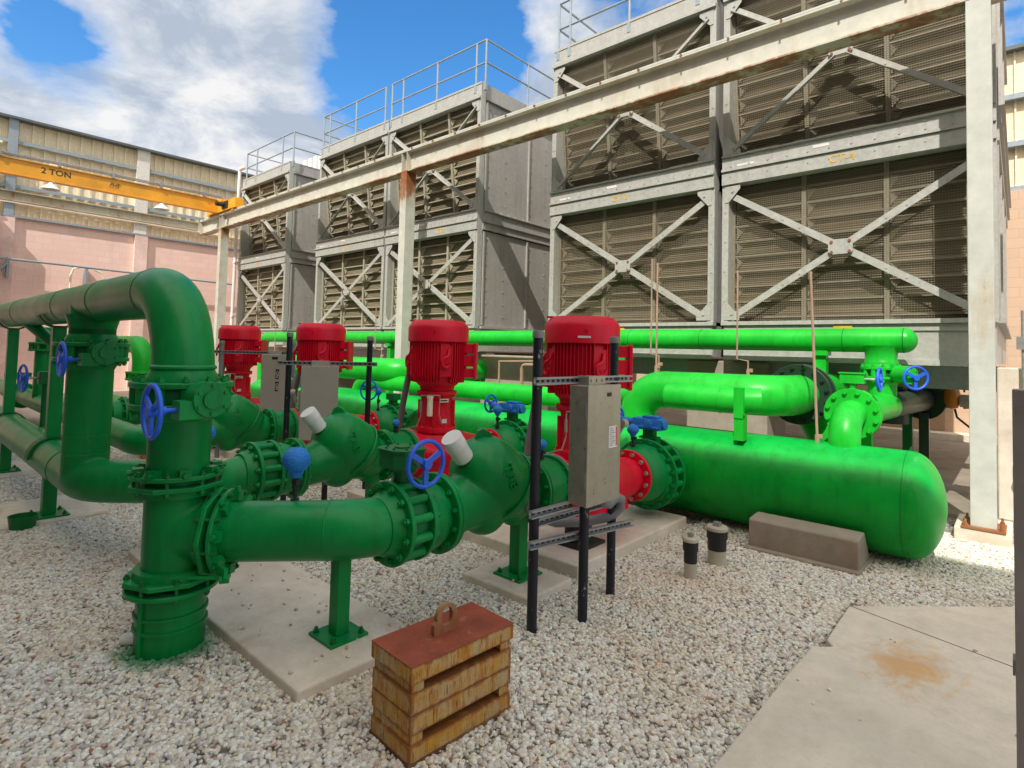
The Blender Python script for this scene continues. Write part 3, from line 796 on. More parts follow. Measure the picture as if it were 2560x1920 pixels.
# ------------------------------------------------------------------ screen wall building at left
XW = -22.5
t = thing('screen_wall', 'tall pink block wall topped with beige ribbed metal siding and a blue grey roof edge', 'building', (XW, 2, 0))
ZP = 5.30; ZR = 8.26
MB().bx(-.3, 0, -14, 11, 0, ZP).build('block_wall', 'pink', t, smooth=0)
b = MB(); b.bx(-.32, -.30, -14, 11, ZP, ZR)
y = -13.9
while y < 11: b.prism([(-.03, -1.45), (.03, -1.45), (.03, 1.45), (-.03, 1.45)], (-.275, y, (ZP + ZR) / 2 + .02), (0, 1, 0), (0, 0, 1), .05); y += .305
b.build('siding', 'siding', t, smooth=0)
b = MB(); b.bx(-.05, .10, -14, 11, ZP - .03, ZP + .03); b.build('sill_cap', 'girt', t, smooth=0)
b = MB(); b.bx(-.4, .02, -14, 11, ZR, ZR + .07); b.build('roof_edge', 'roof_edge', t, smooth=0)
for z in (7.60, 6.25): b = MB(); b.bx(-.24, -.14, -14, 11, z + .03, z + .04); b.bx(-.14, -.13, -14, 11, z - .055, z + .045); b.build('girt', 'girt', t, smooth=0)
b = MB(); b.bx(-.26, -.02, -14, 11, 5.72, 5.75)
y = -13.75
while y < 11:
    for z in (7.70, 6.35, 5.34, 5.80):
        b.bx(-.245, -.225, y - .015, y + .015, z, z + .16)
        if random.random() < .8: b.bx(-.27, -.255, y + .08, y + .17, z - .20, z - .16)
    y += .305
b.build('clip', 'siding_tab', t, smooth=0)
for yy in (3.98 - .18, -4.6): MB().bx(-.27, -.10, yy, yy + .38, ZP + .03, ZR).build('light_panel', 'siding_light', t, smooth=0)
MB().bx(-.28, -.08, .45, .68, ZP, ZR).build('steel_post', 'girt', t, smooth=0)
for yy in (-9.2, -4.6, .32, 3.80): MB().bx(.0, .11, yy, yy + .38, 0, ZP - .04).build('pilaster', 'pink_flat', t, smooth=0)
MB().bx(.0, .45, -1.9, .32, 0, ZP - .06).build('buttress', 'pink_flat', t, smooth=0)
b = MB()
for z, w in ((6.9, .5), (6.0, .4), (4.9, .45)):
    b.bx(-.26, .2, -2.0, .30, z + .5, z + .56); b.bx(-.1, .15, -2.0, .1, z + .3, z + .34)
b.build('louver_bracket', 'siding_tab', t, smooth=0)
# pipes and bits on the pink wall
b = MB(); b.tube([(XW + .3, -6, 4.02), (XW + .3, 3.5, 3.98), (XW + .3, 9, 3.90)], .035, n=10); b.tube([(XW + .3, -6, 3.62), (XW + .3, 2.2, 3.60)] + [(XW + .3, 2.2 + .35 * sin(a), 3.95 - .35 * cos(a)) for a in [i * .2 for i in range(1, 10)]], .03, n=10)
for y in (2.55, 4.45): b.bx(XW, XW + .32, y, y + .06, 3.45, 3.98); b.beam((XW, y + .03, 3.4), (XW + .3, y + .03, 3.95), .04, .04)
tag(b.build('wall_pipe', 'girt'), 'thin grey pipes on brackets along the pink wall', 'wall pipe')
b = MB().tube([(XW + .15, 4.1, 2.5), (XW + .15, 4.1, 3.7), (XW + .15, 4.16, 3.9), (XW + .15, 4.3, 3.95)], .03, n=8); b.tube([(XW + .15, 5.0, 3.2), (XW + .15, 5.0, 3.6), (XW + .15, 4.9, 3.85), (XW + .15, 4.7, 3.93)], .025, n=8)
b.bx(XW + .05, XW + .2, 4.35, 4.5, 2.0, 3.4)
tag(b.build('wall_conduit', 'siding_tab'), 'short cream conduits rising on the pink wall above the green header pipe', 'conduit')

# back enclosure wall beyond the towers
t = thing('back_wall', 'tan block and siding wall beyond the towers, seen under them and at the right edge', 'building', (-8, 15.4, 0))
MB().bx(-14.2, 14, 0, .3, 0, 5.2).build('block_wall', 'tan_wall', t, smooth=0)
MB().bx(-14.2, 14, .31, .34, 5.2, 8.2).build('siding', 'siding', t, smooth=0)
b = MB()
for z in (5.25, 6.2, 7.2): b.bx(-14.2, 14, .12, .30, z - .05, z + .06)
b.build('girt', 'girt', t, smooth=0)
b = MB()
for k in range(90): b.bx(-14 + k * .305, -13.97 + k * .305, .26, .308, 5.3, 8.2)
b.build('rib', 'siding_tab', t, smooth=0)
MB().bx(-14.2, 14, .1, .5, 8.2, 8.28).build('roof_edge', 'roof_edge', t, smooth=0)
for x in (5.75, 6.45):
    d = MB().bx(x - .33, x + .33, -.03, -.002, .18, 2.2).build('door', 'door', t, smooth=0)
    MB().bx(x + .24, x + .28, -.08, -.031, 1.0, 1.12).build('handle', 'bolt', d, smooth=0)
MB().bx(-14.2, 14, -.5, -.002, .045, .17).build('curb', 'concrete', t, smooth=0)
# tall office block far right with windows
t = thing('office_building', 'pale building with rows of blue windows at the upper right edge', 'building', (7.0, 22, 0))
MB().bx(-4.5, 9, 0, 8, 0, 26).build('wall', 'siding_light', t, smooth=0)
for k in range(7):
    for j in range(6): 
        MB().bx(-4.3 + j * 1.6, -3.0 + j * 1.6, -.06, -.005, 8.9 + k * 2.2, 10.6 + k * 2.2).build('window', 'glass', t, smooth=0)
# building behind the photographer that shades the front of the yard
t = thing('shading_building', 'long tall cream building behind the photographer, shading the front of the yard', 'building', (14, -4.0, 0))
MB().bx(-32, 10, -12, 0, 0, 12.08).build('wall', 'bright_wall', t, smooth=0)
MB().bx(-32, 10, -12, .0, 12.08, 12.13).build('roof_edge', 'roof_edge', t, smooth=0)

# ------------------------------------------------------------------ pump discharge pipework (front)
HY, HZ, HR = 1.17, 1.95, .155
RX = [-3.49, -5.49]          # risers
def weld(b, c, ax, r): b.torus(c, ax, r, .004, 36, 6)

t = thing('discharge_header', 'long green overhead header pipe with a big elbow down at its near end', 'pipe', (-6, HY, HZ))
o = V((-6, HY, HZ)); L = lambda *p: V(p) - o
b = MB(); b.cyl(L(-14.5, HY, HZ), L(-3.95, HY, HZ), HR, n=40)
for x in (-3.96, -5.05, -6.25, -8.4): weld(b, L(x, HY, HZ), (1, 0, 0), HR)
b.build('header_pipe', 'green_shaded', t)
b = MB(); pts = bend(L(-4.2, HY, HZ), L(-3.49, HY, HZ), L(-3.49, HY, 1.4), .46, 18)
b.tube([pts[0] + V((-.01, 0, 0))] + pts + [L(-3.49, HY, 1.47)], HR + .001, 40)
b.lathe([(HR, 0), (HR + .012, .01), (HR + .012, .02), (HR, .03)], L(-3.49, HY, 1.50), (0, 0, 1), 40)
b.build('end_elbow', 'green_shaded', t)
for x in RX[1:]:
    b = MB(); b.lathe([(HR + .03, .0), (HR + .012, .06), (HR, .11), (HR, .20), (HR + .012, .21), (HR + .012, .25)], L(x, HY, HZ - .10), (0, 0, -1), 40)
    b.tube([L(x, HY, HZ), L(x, HY, 1.62)], HR, 40); b.build('tee_neck', 'green_shaded', t)
b = MB(); b.cyl(L(-8.15, HY - .02, HZ - .12), L(-7.35, HY + .25, HZ - .5), .06, n=16); b.build('brace_pipe', 'green_shaded', t)

def riser(x, zt, z_low, name_lbl, first=False):
    t = thing('riser_pipe', name_lbl, 'pipe', (x, HY, 0), 0, 'vertical riser pipes under the header')
    b = MB()
    if first:
        b.cyl((0, 0, .38), (0, 0, zt), HR, n=40)
    else:
        b.cyl((0, 0, z_low), (0, 0, zt), HR, n=40); weld(b, (0, 0, z_low + .20), (0, 0, 1), HR); 
    b.build('pipe', 'green_shaded', t)
    return t

def joint(t, c, ax, r, lug=True):
    # mechanical joint with gland ring, bolts and wedge lugs
    c = V(c); u, v, w = frame(ax)
    j = MB(); j.lathe([(r, -.085), (r + .035, -.08), (r + .04, -.03), (r + .025, -.022)], c, ax, 40)
    j.flange(c - w * .028, ax, r + .085, .026, r, 8)
    j.flange(c + w * .028, ax, r + .075, .024, r, 40)
    o = j.build('retainer_gland', 'green_shaded', t, smooth=30)
    j = MB(); j.bolts(c, ax, r + .058, 8, .017, .13, shank=.010, off=.3); j.build('bolt_ring', 'green_dark', o, smooth=30)
    if lug:
        j = MB()
        for k in range(8):
            a = 2 * pi * (k + .8) / 8; p = c + (u * cos(a) + v * sin(a)) * (r + .035) + w * .05
            d = (u * cos(a) + v * sin(a)); tg = w.cross(d)
            j.box(p, (.055, .05, .045), Matrix((tg, d, w)).transposed()); o_ = len(j.v); j.cyl(p, p + d * .05, .016, n=6); j.f.append((o_ - 1, o_, o_ + 1)); j.mi.append(0)
        j.build_each('wedge_lug', 'green_shaded', o, smooth=30)

def valve(name_lbl, loc, ax, r, R, gap, side, wheel_dir, wheel_off=.25, wheelR=.13, group=None, gear='green_shaded', wheel='blue', style='round', nb=12, wz=0, pm_='green_shaded'):
    # lug butterfly valve: two flanges, wafer body, studs, gearbox on `side`, handwheel along `wheel_dir`
    t = thing('butterfly_valve', name_lbl, 'valve', loc, 0, group)
    ax = V(ax); side = V(side); wd = V(wheel_dir)
    b = MB()
    for s in (-1, 1): b.flange(ax * s * gap / 2, ax, R, .030, r, 48); b.lathe([(r, 0), (r + .028, .0), (r + .022, .03), (r, .07)], ax * s * (gap / 2 + .012), ax * s, 40)
    b.build_each('pipe_flange', pm_, t, smooth=30)
    b = MB(); b.lathe([(r * .9, -gap / 2 + .016), (R * .80, -gap / 2 + .016), (R * .84, 0), (R * .80, gap / 2 - .016), (r * .9, gap / 2 - .016)], (0, 0, 0), ax, 40)
    b.build('body', 'green_dark', t, smooth=30)
    b = MB(); b.bolts((0, 0, 0), ax, R * .87, nb, .020, gap + .10, shank=.011)
    b.bolts((0, 0, 0), ax, R * .87, nb, .026, gap - .034, n=14)
    b.build('stud_ring', pm_, t, smooth=30)
    g0 = side * (R + .06)
    b = MB(); b.cyl(side * R * .7, side * (R + .05), .045, n=16)
    if style == 'round':
        b.cyl(side * (R + .02), side * (R + .17), .088, n=28); b.cyl(side * (R + .17), side * (R + .185), .045, n=24)
        b.box(side * (R + .10) + wd * .09 - V((0, 0, .05)), (.11, .11, .09)); b.bolts(side * (R + .172), side, .072, 6, .009, .02)
        gc = side * (R + .10) - V((0, 0, .05))
    else:
        u = wd; v2 = side.cross(u)
        b.prism([(-.11, -.07), (-.07, -.11), (.07, -.11), (.12, -.07), (.12, .07), (.07, .11), (-.07, .11), (-.11, .07)], side * (R + .125), u, v2, .095)
        b.prism([(-.12, -.075), (-.075, -.12), (.075, -.12), (.13, -.075), (.13, .075), (.075, .12), (-.075, .12), (-.12, .075)], side * (R + .178), u, v2, .012)
        b.cyl(side * (R + .18), side * (R + .192), .045, n=20); b.cyl(side * (R + .05), side * (R + .08), .075, n=20)
        b.bolts(side * (R + .188), side, .095, 8, .008, .012)
        gc = side * (R + .12)
    b.build('gearbox', gear, t, smooth=30)
    wc = gc + wd * wheel_off + V((0, 0, wz))
    h = handwheel(wc, wd, wheelR, wheel, t)
    b = MB().cyl(gc + wd * .05, wc, .012, n=12); b.cyl(wc - wd * .06, wc + wd * .012, .022, n=14); b.build('shaft', wheel if style == 'round' else 'bolt', h)
    return t

def handwheel(c, ax, R, m, parent, name='handwheel'):
    b = MB(); u, v, w = frame(ax); b.torus(c, ax, R - .012, .0125, 48, 10); b.cyl(V(c) - w * .018, V(c) + w * .022, .028, n=20)
    for k in range(3):
        a = 2 * pi * k / 3 + .5; d = u * cos(a) + v * sin(a); p = V(c) + d * (R - .012)
        b.add([], []); tw = w.cross(d)
        q0 = V(c) + d * .015
        R3 = Matrix((tw, d, w)).transposed(); b.box((q0 + p) / 2, (.030, (p - q0).length, .014), R3)
    for k in range(40):
        a = 2 * pi * k / 40; d = u * cos(a) + v * sin(a); b.box(V(c) + d * (R - .003), (.006, .006, .012), Matrix((w.cross(d), d, w)).transposed())
    return b.build(name, m, parent, smooth=40)

# nearest riser: tee to the ground
r1 = riser(RX[0], 1.30, 0, 'thick green riser with a tee branch and bolted joints, standing in the gravel', True)
b = MB(); b.cyl((0, 0, -.1), (0, 0, .33), HR + .015, n=40)
for z in (.20, .13): b.lathe([(HR + .012, -.012), (HR + .026, -.008), (HR + .026, .008), (HR + .012, .012)], (0, 0, z), (0, 0, 1), 40)
b.cyl((.06, -.165, 0), (.06, -.165, .33), .014, n=8); b.cyl((-.175, .02, 0), (-.175, .02, .33), .012, n=8); b.box((-.18, .02, .20), (.05, .05, .03)); b.box((-.18, .02, .13), (.05, .05, .03))
b.build('buried_stub', 'green_shaded', r1)
d45 = V((.75, .662, 0)).normalized()
b = MB(); b.cyl((0, 0, .35), (0, 0, .88), HR + .002, n=40); b.tube([(0, 0, .62), d45 * .25 + V((0, 0, .62))], HR + .002, 40); b.torus((0, 0, .62), (d45.x, d45.y, 0), 0.001, .001, 4, 3)
b.build('tee_fitting', 'green_shaded', r1, remesh=.011)
joint(r1, (0, 0, .905), (0, 0, 1), HR); joint(r1, (0, 0, .355), (0, 0, -1), HR, False)
joint(r1, d45 * .27 + V((0, 0, .62)), d45, HR)
b = MB(); b.beam(d45 * .12 + V((.15, -.17, .455)), d45 * .40 + V((.15, -.17, .455)), .014, .014); b.box(d45 * .38 + V((.15, -.17, .49)), (.10, .02, .05)); b.cyl(d45 * .39 + V((.15, -.19, .455)), d45 * .42 + V((.15, -.17, .455)), .022, n=6); b.build('tie_rod', 'green_shaded', r1)
riser(RX[1], 1.5, .57, 'green riser pipe with a high handwheel valve, curving into the lower header pipe')
VL = ['green flanged valve with a blue handwheel below the big elbow', 'green flanged valve with a blue handwheel high on the second riser']
for i, x in enumerate(RX):
    valve(VL[i], (x, HY, 1.365 if i == 0 else 1.56), (0, 0, 1), HR, .255 if i == 0 else .25, .115, (1, 0, 0), (0, -1, 0), .25, .138 if i == 0 else .13, 'valves on the risers')

# lower header with 45 degree legs, supports
t = thing('lower_header', 'lower green header pipe at left that bends toward the second pump', 'pipe', (-5.49, HY, .57))
b = MB(); b.tube([(-9.5, 0, 0), (-.5, 0, 0)], HR + .006, 40)
e = V((1.0, .68, 0)).normalized()
b2 = b; b = MB(); b.cyl((-.55, 0, 0), (-.2, 0, 0), HR + .005, n=40); b.tube([(0, 0, 0), (0, 0, .36)], HR + .002, 40)
pts = bend((-1, 0, 0), (.12, 0, 0), V((.12, 0, 0)) + V((.85, .68, .02)), .46, 10)
b.tube([(-.3, 0, 0)] + pts + [V((.97, .68, .03))], HR + .004, 40)
b.build('elbow_tee', 'green_shaded', t, remesh=.012)
b2.build('pipe', 'green_shaded', t, smooth=50)
b = MB()
for x in (-.51,): weld(b, (x, 0, 0), (1, 0, 0), HR + .006)
b.build('weld_seam', 'green_shaded', t)

def post_support(x, y, z1, zt, lbl, w=.105, z0=0.03, top=True, plate=.14):
    t = thing('pipe_support', lbl, 'pipe support', (x, y, 0), 0)
    b = MB().bx(-w / 2, w / 2, -w / 2, w / 2, z0 + .015, z1); 
    if zt: b.bx(-w / 2, w / 2, -w / 2, w / 2, z1 + .31, zt)
    b.build('post', 'green_shaded', t, smooth=0, bevel=.006)
    MB().bx(-plate, plate, -plate, plate, z0, z0 + .016).build('base_plate', 'green_shaded', t, smooth=0)
    b = MB()
    for sx in (-1, 1):
        for sy in (-1, 1): b.cyl((sx * plate * .75, sy * plate * .75, z0), (sx * plate * .75, sy * plate * .75, z0 + .045), .010, n=8); b.cyl((sx * plate * .75, sy * plate * .75, z0 + .016), (sx * plate * .75, sy * plate * .75, z0 + .03), .018, n=6)
    b.build('anchor_bolts', 'green_dark', t, smooth=0)
    if zt:
        for z, s in ((zt + .155, -1), (.57, 1)):
            b = MB(); n = 14; R = HR + .016 if z > 1 else HR + .022
            a0, a1 = (pi * 1.12, pi * 1.88) if s < 0 else (-.05, pi + .05)
            pts = [(0, R * cos(a0 + (a1 - a0) * i / n), z + R * sin(a0 + (a1 - a0) * i / n)) for i in range(n + 1)]
            for p, q in zip(pts, pts[1:]): b.beam(p, q, .13, .016, (1, 0, 0)) if False else b.beam(p, q, .016, .13, (1, 0, 0))
            b.build('pipe_saddle', 'green_dark', t, smooth=40)
    return t
post_support(-6.72, HY, .42, 1.78, 'square green steel post between lower and upper header pipes, nearer the second riser')
post_support(-9.28, HY, .42, 1.78, 'square green steel post at the left edge between the header pipes')

# pump feed pipes: 45 degree leg, elbow, towards the pump
def feed(x0, x, z, lbl, start):
    t = thing('feed_pipe', lbl, 'pipe', (x, 0, 0), 0, 'green pipes feeding the pumps')
    b = MB(); s = V(start) - V((x, 0, 0)); q = V((0, 1.86, .645)); pts = bend(s, q, (0, 2.6, .645), .40, 12)
    b.tube([s] + pts + [(0, 2.02, .645)], HR + .004, 40); weld(b, pts[0], pts[1] - pts[0], HR + .004)
    # swaged end
    b.lathe([(HR + .004, 0), (HR + .03, .06), (HR + .035, .085)], (0, 1.945, .645), (0, 1, 0), 40)
    b.build('pipe', 'green_shaded', t, smooth=50)
    return t
feed(RX[0], -2.72, .62, 'thick green pipe running from the nearest riser to the nearest check valve', (RX[0] + d45.x * .26, HY + d45.y * .26, .62))
feed(RX[1], -4.52, .62, 'green pipe passing behind the nearest riser toward the second check valve', (-4.55, 1.83, .60))
# second row: a lower header farther back that feeds the third pump, and its riser
t = thing('lower_header', 'far green header pipe passing behind the second riser toward the third pump', 'pipe', (-6.85, 1.95, .59))
b = MB(); pts = bend((-2, 0, 0), (0, 0, 0), (0, 1, .03), .30, 10); b.tube([(-11, 0, 0)] + pts + [(0, .42, .05)], .148, 40); b.build('pipe', 'green_shaded', t, smooth=50)
b = MB(); b.cyl((-2.48, 0, 0), (-2.48, .42, .05), .148, n=32); b.build('branch', 'green_shaded', t)
t = thing('riser_pipe', 'slim far green riser pipe behind the square posts', 'pipe', (-12.2, 1.95, 0), 0, 'vertical riser pipes under the header')
MB().cyl((0, 0, .59), (0, 0, 1.85), .13, n=32).build('pipe', 'green_shaded', t)
b = MB(); b.flange((0, 0, 1.58), (0, 0, 1), .22, .03, .1, 32); b.flange((0, 0, 1.47), (0, 0, 1), .22, .03, .1, 32); b.bolts((0, 0, 1.525), (0, 0, 1), .19, 10, .02, .15); b.build('flange_pair', 'green_shaded', t, smooth=30)
valve('far green flanged valve with a small blue wheel on the far header pipe', (-14.0, 1.95, .59), (1, 0, 0), .148, .235, .11, (0, 0, 1), (0, -1, 0), .25, .13, 'valves on the risers', 'green_dark', 'blue', 'box', 10)
t = thing('hand_valve', 'green stem valve with a blue wheel, half hidden by the square post', 'valve', (-7.95, 1.30, .70))
MB().cyl((0, 0, 0), (0, 0, .48), .035, n=16).build('stem', 'green_dark', t); MB().bx(-.07, .07, -.07, .07, .46, .60).build('gearbox', 'green_dark', t, smooth=0, bevel=.008)
h = handwheel((.02, -.20, .53), (.12, -1, 0), .15, 'blue', t); MB().cyl((0, -.06, .53), (.02, -.2, .53), .012, n=8).build('shaft', 'bolt', h)

post_support(-2.83, 1.80, .49, None, 'square green post holding up the foreground pipe on the long slab', .082, .06, plate=.115)
post_support(-2.70, 3.16, .50, None, 'square green post under the nearest check valve on the small slab', .095, .06, plate=.125)
post_support(-4.50, 3.16, .50, None, 'square green post under the second check valve', .095, .0)
post_support(-6.83, 3.16, .50, None, 'square green post under the third check valve, behind the grey box', .095, .0)
post_support(-9.31, 3.16, .50, None, 'square green post under the fourth check valve', .095, .0)

PX = [-2.72, -4.52, -6.85, -9.33, -12.0]
ORD = ['nearest', 'second', 'third', 'fourth', 'fifth']
# lug valves before check valves
base = valve('green lug valve with a big blue handwheel, just before the nearest check valve', (PX[0], 2.11, .645), (0, 1, 0), HR, .240, .16, (0, 0, 1), (1, 0, 0), .22, .138, 'valves ahead of the check valves', 'green_dark', 'blue', 'box', 12)
copy_tree(base, (PX[1], 2.11, .645), 'green lug valve without a wheel, ahead of the second check valve', skip=('handwheel', 'gearbox'))

# check valve (tilted bulb body)
cv = thing('check_valve', 'bulbous green check valve with a white cap, nearest the camera', 'valve', (PX[0], 0, .64), 0, 'check valves with white caps')
b = MB()
ax = V((0, .80, -.60)); c0 = V((0, 2.90, .125))
b.lathe([(0, -.335), (.09, -.325), (.17, -.285), (.225, -.21), (.25, -.11), (.256, .0), (.25, .10), (.225, .17), (.17, .24), (.09, .28), (0, .29)], c0, ax, 40)
b.tube([(0, 2.36, 0), (0, 2.50, 0), (0, 2.66, .03), (0, 2.85, .07)], [HR + .012, HR + .012, .185, .21], 40)
b.tube([(0, 2.85, .04), (0, 3.10, .0), (0, 3.24, 0)], [.21, .19, HR + .01], 40)
b.sphere((0, 2.80, -.06), .165, 24, 16)
b.cyl((0, 3.12, -.05), (0, 3.12, -.22), .07, n=24)
b.build('body', 'green_shaded', cv, remesh=.012)
b = MB(); b.torus(c0 + ax * .075, ax, .262, .010, 48, 8); b.build('seam_ring', 'green_shaded', cv)
b = MB()
b.flange((0, 2.375, 0), (0, 1, 0), .245, .028, HR * .6, 48); b.flange((0, 2.407, 0), (0, 1, 0), .24, .024, HR * .6, 48); b.flange((0, 3.255, 0), (0, 1, 0), .235, .028, HR * .6, 48); b.flange((0, 3.288, 0), (0, 1, 0), .235, .028, HR * .6, 48)
b.build_each('flange', 'green_shaded', cv, smooth=30)
b = MB(); b.lathe([(HR + .0, 0), (HR + .045, .03), (HR + .05, .10), (HR + .03, .16)], (0, 2.205, 0), (0, 1, 0), 40); b.build('inlet_collar', 'green_shaded', cv, smooth=40)
b = MB(); b.bolts((0, 2.39, 0), (0, 1, 0), .210, 12, .018, .11, shank=.01); b.bolts((0, 3.27, 0), (0, 1, 0), .205, 12, .018, .11, shank=.01); b.build('bolt_ring', 'green_shaded', cv, smooth=30)
b = MB(); b.cyl((0, 2.645, .27), (0, 2.58, .345), .062, n=20); b.build('boss', 'green_dark', cv)
p0 = V((0, 2.615, .305)); pd = V((0, -.64, .77)).normalized()
b = MB(); b.lathe([(.064, 0), (.066, .10), (.070, .105), (.070, .185), (.066, .192), (0, .194)], p0, pd, 32); b.build('white_cap', 'white_plastic', cv)
b = MB()
lp = [(-.10, -.06), (-.035, .06), (0, .078), (.035, .06), (.10, -.06), (.045, -.06), (.02, .02), (-.02, .02), (-.045, -.06)]
b.prism([(q[0] * 1.1, q[1] * 1.1) for q in lp], (.0, 2.80, .40), (.55, .83, 0), (0, -.25, 1), .035); b.build('lifting_lug', 'green_shaded', cv, smooth=0)
from mathutils.bvhtree import BVHTree
body = [c for c in cv.children if c.name.startswith('body')][0].data; tree = BVHTree.FromPolygons([v.co for v in body.vertices], [tuple(p.vertices) for p in body.polygons])
hp, hn, _, _ = tree.ray_cast(V((1.0, 2.62, .35)), (c0 + V((0, -.04, .02)) - V((1.0, 2.62, .35))).normalized())
dn = (V((.12, .35, -1)) - hn * V((.12, .35, -1)).dot(hn)).normalized()
b = MB(); b.text('TAB', hp, dn, hn.cross(dn), .088, .008, spacing=1.1); b.build('cast_lettering', 'green_shaded', cv, smooth=0)
# spool to the pump
b = MB(); b.lathe([(.18, 0), (.195, .02), (.20, .20), (.19, .235)], (0, 3.30, 0), (0, 1, 0), 40); b.flange((0, 3.535, -.005), (0, 1, 0), .225, .03, .1, 48); b.build('outlet_spool', 'green_shaded', cv, smooth=35)
b = MB(); b.flange((0, 3.558, -.005), (0, 1, 0), .228, .014, .1, 48); b.build('gasket', 'grey_post', cv)
b = MB(); b.bolts((0, 3.55, -.005), (0, 1, 0), .195, 12, .018, .12, shank=.01); b.build('outlet_bolts', 'green_dark', cv, smooth=30)
for i in (1, 2, 3): copy_tree(cv, (PX[i], 0, .64), ['', 'bulbous green check valve with a white cap, left of the big blue handwheel', 'bulbous green check valve hidden behind the box without lettering, third from the camera', 'bulbous green check valve left of the ON OFF box, below the fourth pump', 'farthest bulbous green check valve at left'][i])

# ------------------------------------------------------------------ red vertical pumps
pm = thing('vertical_pump', 'nearest red vertical pump, partly behind the steel box with the white notice', 'pump', (PX[0], 3.93, 0), 0, 'red vertical pumps in a row')
b = MB()
b.lathe([(0, .30), (.20, .30), (.255, .34), (.27, .42), (.265, .62), (.235, .72), (.20, .79), (.14, .82), (0, .82)], (0, 0, 0), (0, 0, 1), 40)
b.torus((0, 0, .60), (0, 0, 1), .23, .105, 40, 14)
b.tube([(0, -.33, .635), (0, -.2, .635), (-.12, 0, .62)], [.16, .165, .17], 32)
b.tube([(0, 0, .55), (.02, .30, .54), (0, .55, .53), (0, .80, .53)], [.25, .25, .20, .165], 32)
b.build('volute', 'red', pm, remesh=.014)
b = MB(); b.add([(-.015, -.36, .70), (.015, -.36, .70), (.015, 0, .93), (-.015, 0, .93), (-.015, -.36, .62), (.015, -.36, .62), (.015, .0, .6), (-.015, .0, .6)], [(0, 1, 2, 3), (4, 7, 6, 5), (0, 4, 5, 1), (0, 3, 7, 4), (1, 5, 6, 2), (2, 6, 7, 3)])
b.box((.26, .15, .40), (.06, .3, .04)); b.box((.265, .15, .44), (.05, .26, .02)); b.build('casing_rib', 'red', pm, smooth=0)
b = MB(); b.cyl((0, 0, .10), (0, 0, .33), .11, n=28); b.bx(-.16, .16, -.16, .16, .10, .125); b.build('pedestal', 'dark', pm, smooth=30)
b = MB(); b.flange((0, -.355, .635), (0, 1, 0), .228, .034, .10, 48); b.build('discharge_flange', 'red', pm, smooth=30)
b = MB(); b.flange((0, .79, .53), (0, 1, 0), .235, .034, .10, 48); f = b.build('suction_flange', 'red', pm, smooth=30)
b = MB(); b.bolts((0, .77, .53), (0, 1, 0), .203, 12, .019, .05); b.build('bolt_ring', 'bolt', f, smooth=30)
b = MB()
b.lathe([(.10, .81), (.205, .81), (.21, .835), (.205, .86), (.165, .87), (.16, .95), (.15, 1.02), (.152, 1.10), (.175, 1.18), (.205, 1.19), (.205, 1.225), (.10, 1.225)], (0, 0, 0), (0, 0, 1), 40)
for k in range(4):
    a = pi / 4 + k * pi / 2; d = V((cos(a), sin(a), 0)); tg = V((-sin(a), cos(a), 0))
    b.box(d * .165 + V((0, 0, 1.0)), (.05, .05, .26), Matrix((tg, d, V((0, 0, 1)))).transposed())
b.build('bracket', 'red', pm, smooth=30)
b = MB(); b.bolts((0, 0, .865), (0, 0, 1), .19, 12, .012, .03); b.bolts((0, 0, 1.185), (0, 0, 1), .19, 8, .013, .03); b.build('bracket_bolts', 'red', pm, smooth=30)
mo = MB(); mo.lathe([(0, 1.228), (.17, 1.228), (.18, 1.27), (.215, 1.30), (.235, 1.36), (.262, 1.40), (.268, 1.70), (.25, 1.735), (0, 1.735)], (0, 0, 0), (0, 0, 1), 48); mo = mo.build('motor', 'red', pm, smooth=35)
b = MB()
for k in range(60):
    a = 2 * pi * k / 60
    if any(abs((a - q + pi) % (2 * pi) - pi) < .17 for q in (radians(-25), radians(-115), radians(65), radians(150))): continue
    d = V((cos(a), sin(a), 0)); tg = V((-sin(a), cos(a), 0)); b.box(d * .279 + V((0, 0, 1.55)), (.007, .032, .37), Matrix((tg, d, V((0, 0, 1)))).transposed())
    b.box(d * .252 + V((0, 0, 1.345)), (.010, .05, .06), Matrix((tg, d, V((0, 0, 1)))).transposed())
b.build('finned_casing', 'red', mo, smooth=0)
b = MB(); b.lathe([(.305, 1.725), (.312, 1.73), (.312, 1.865), (.30, 1.895), (.262, 1.935), (.25, 1.945), (0, 1.95)], (0, 0, 0), (0, 0, 1), 56); b.box((-.18, -.2, 1.94), (.05, .04, .015))
b.cyl((.2, -.23, 1.83), (.21, -.245, 1.83), .012, n=10); b.build('fan_cover', 'red', mo, smooth=32)
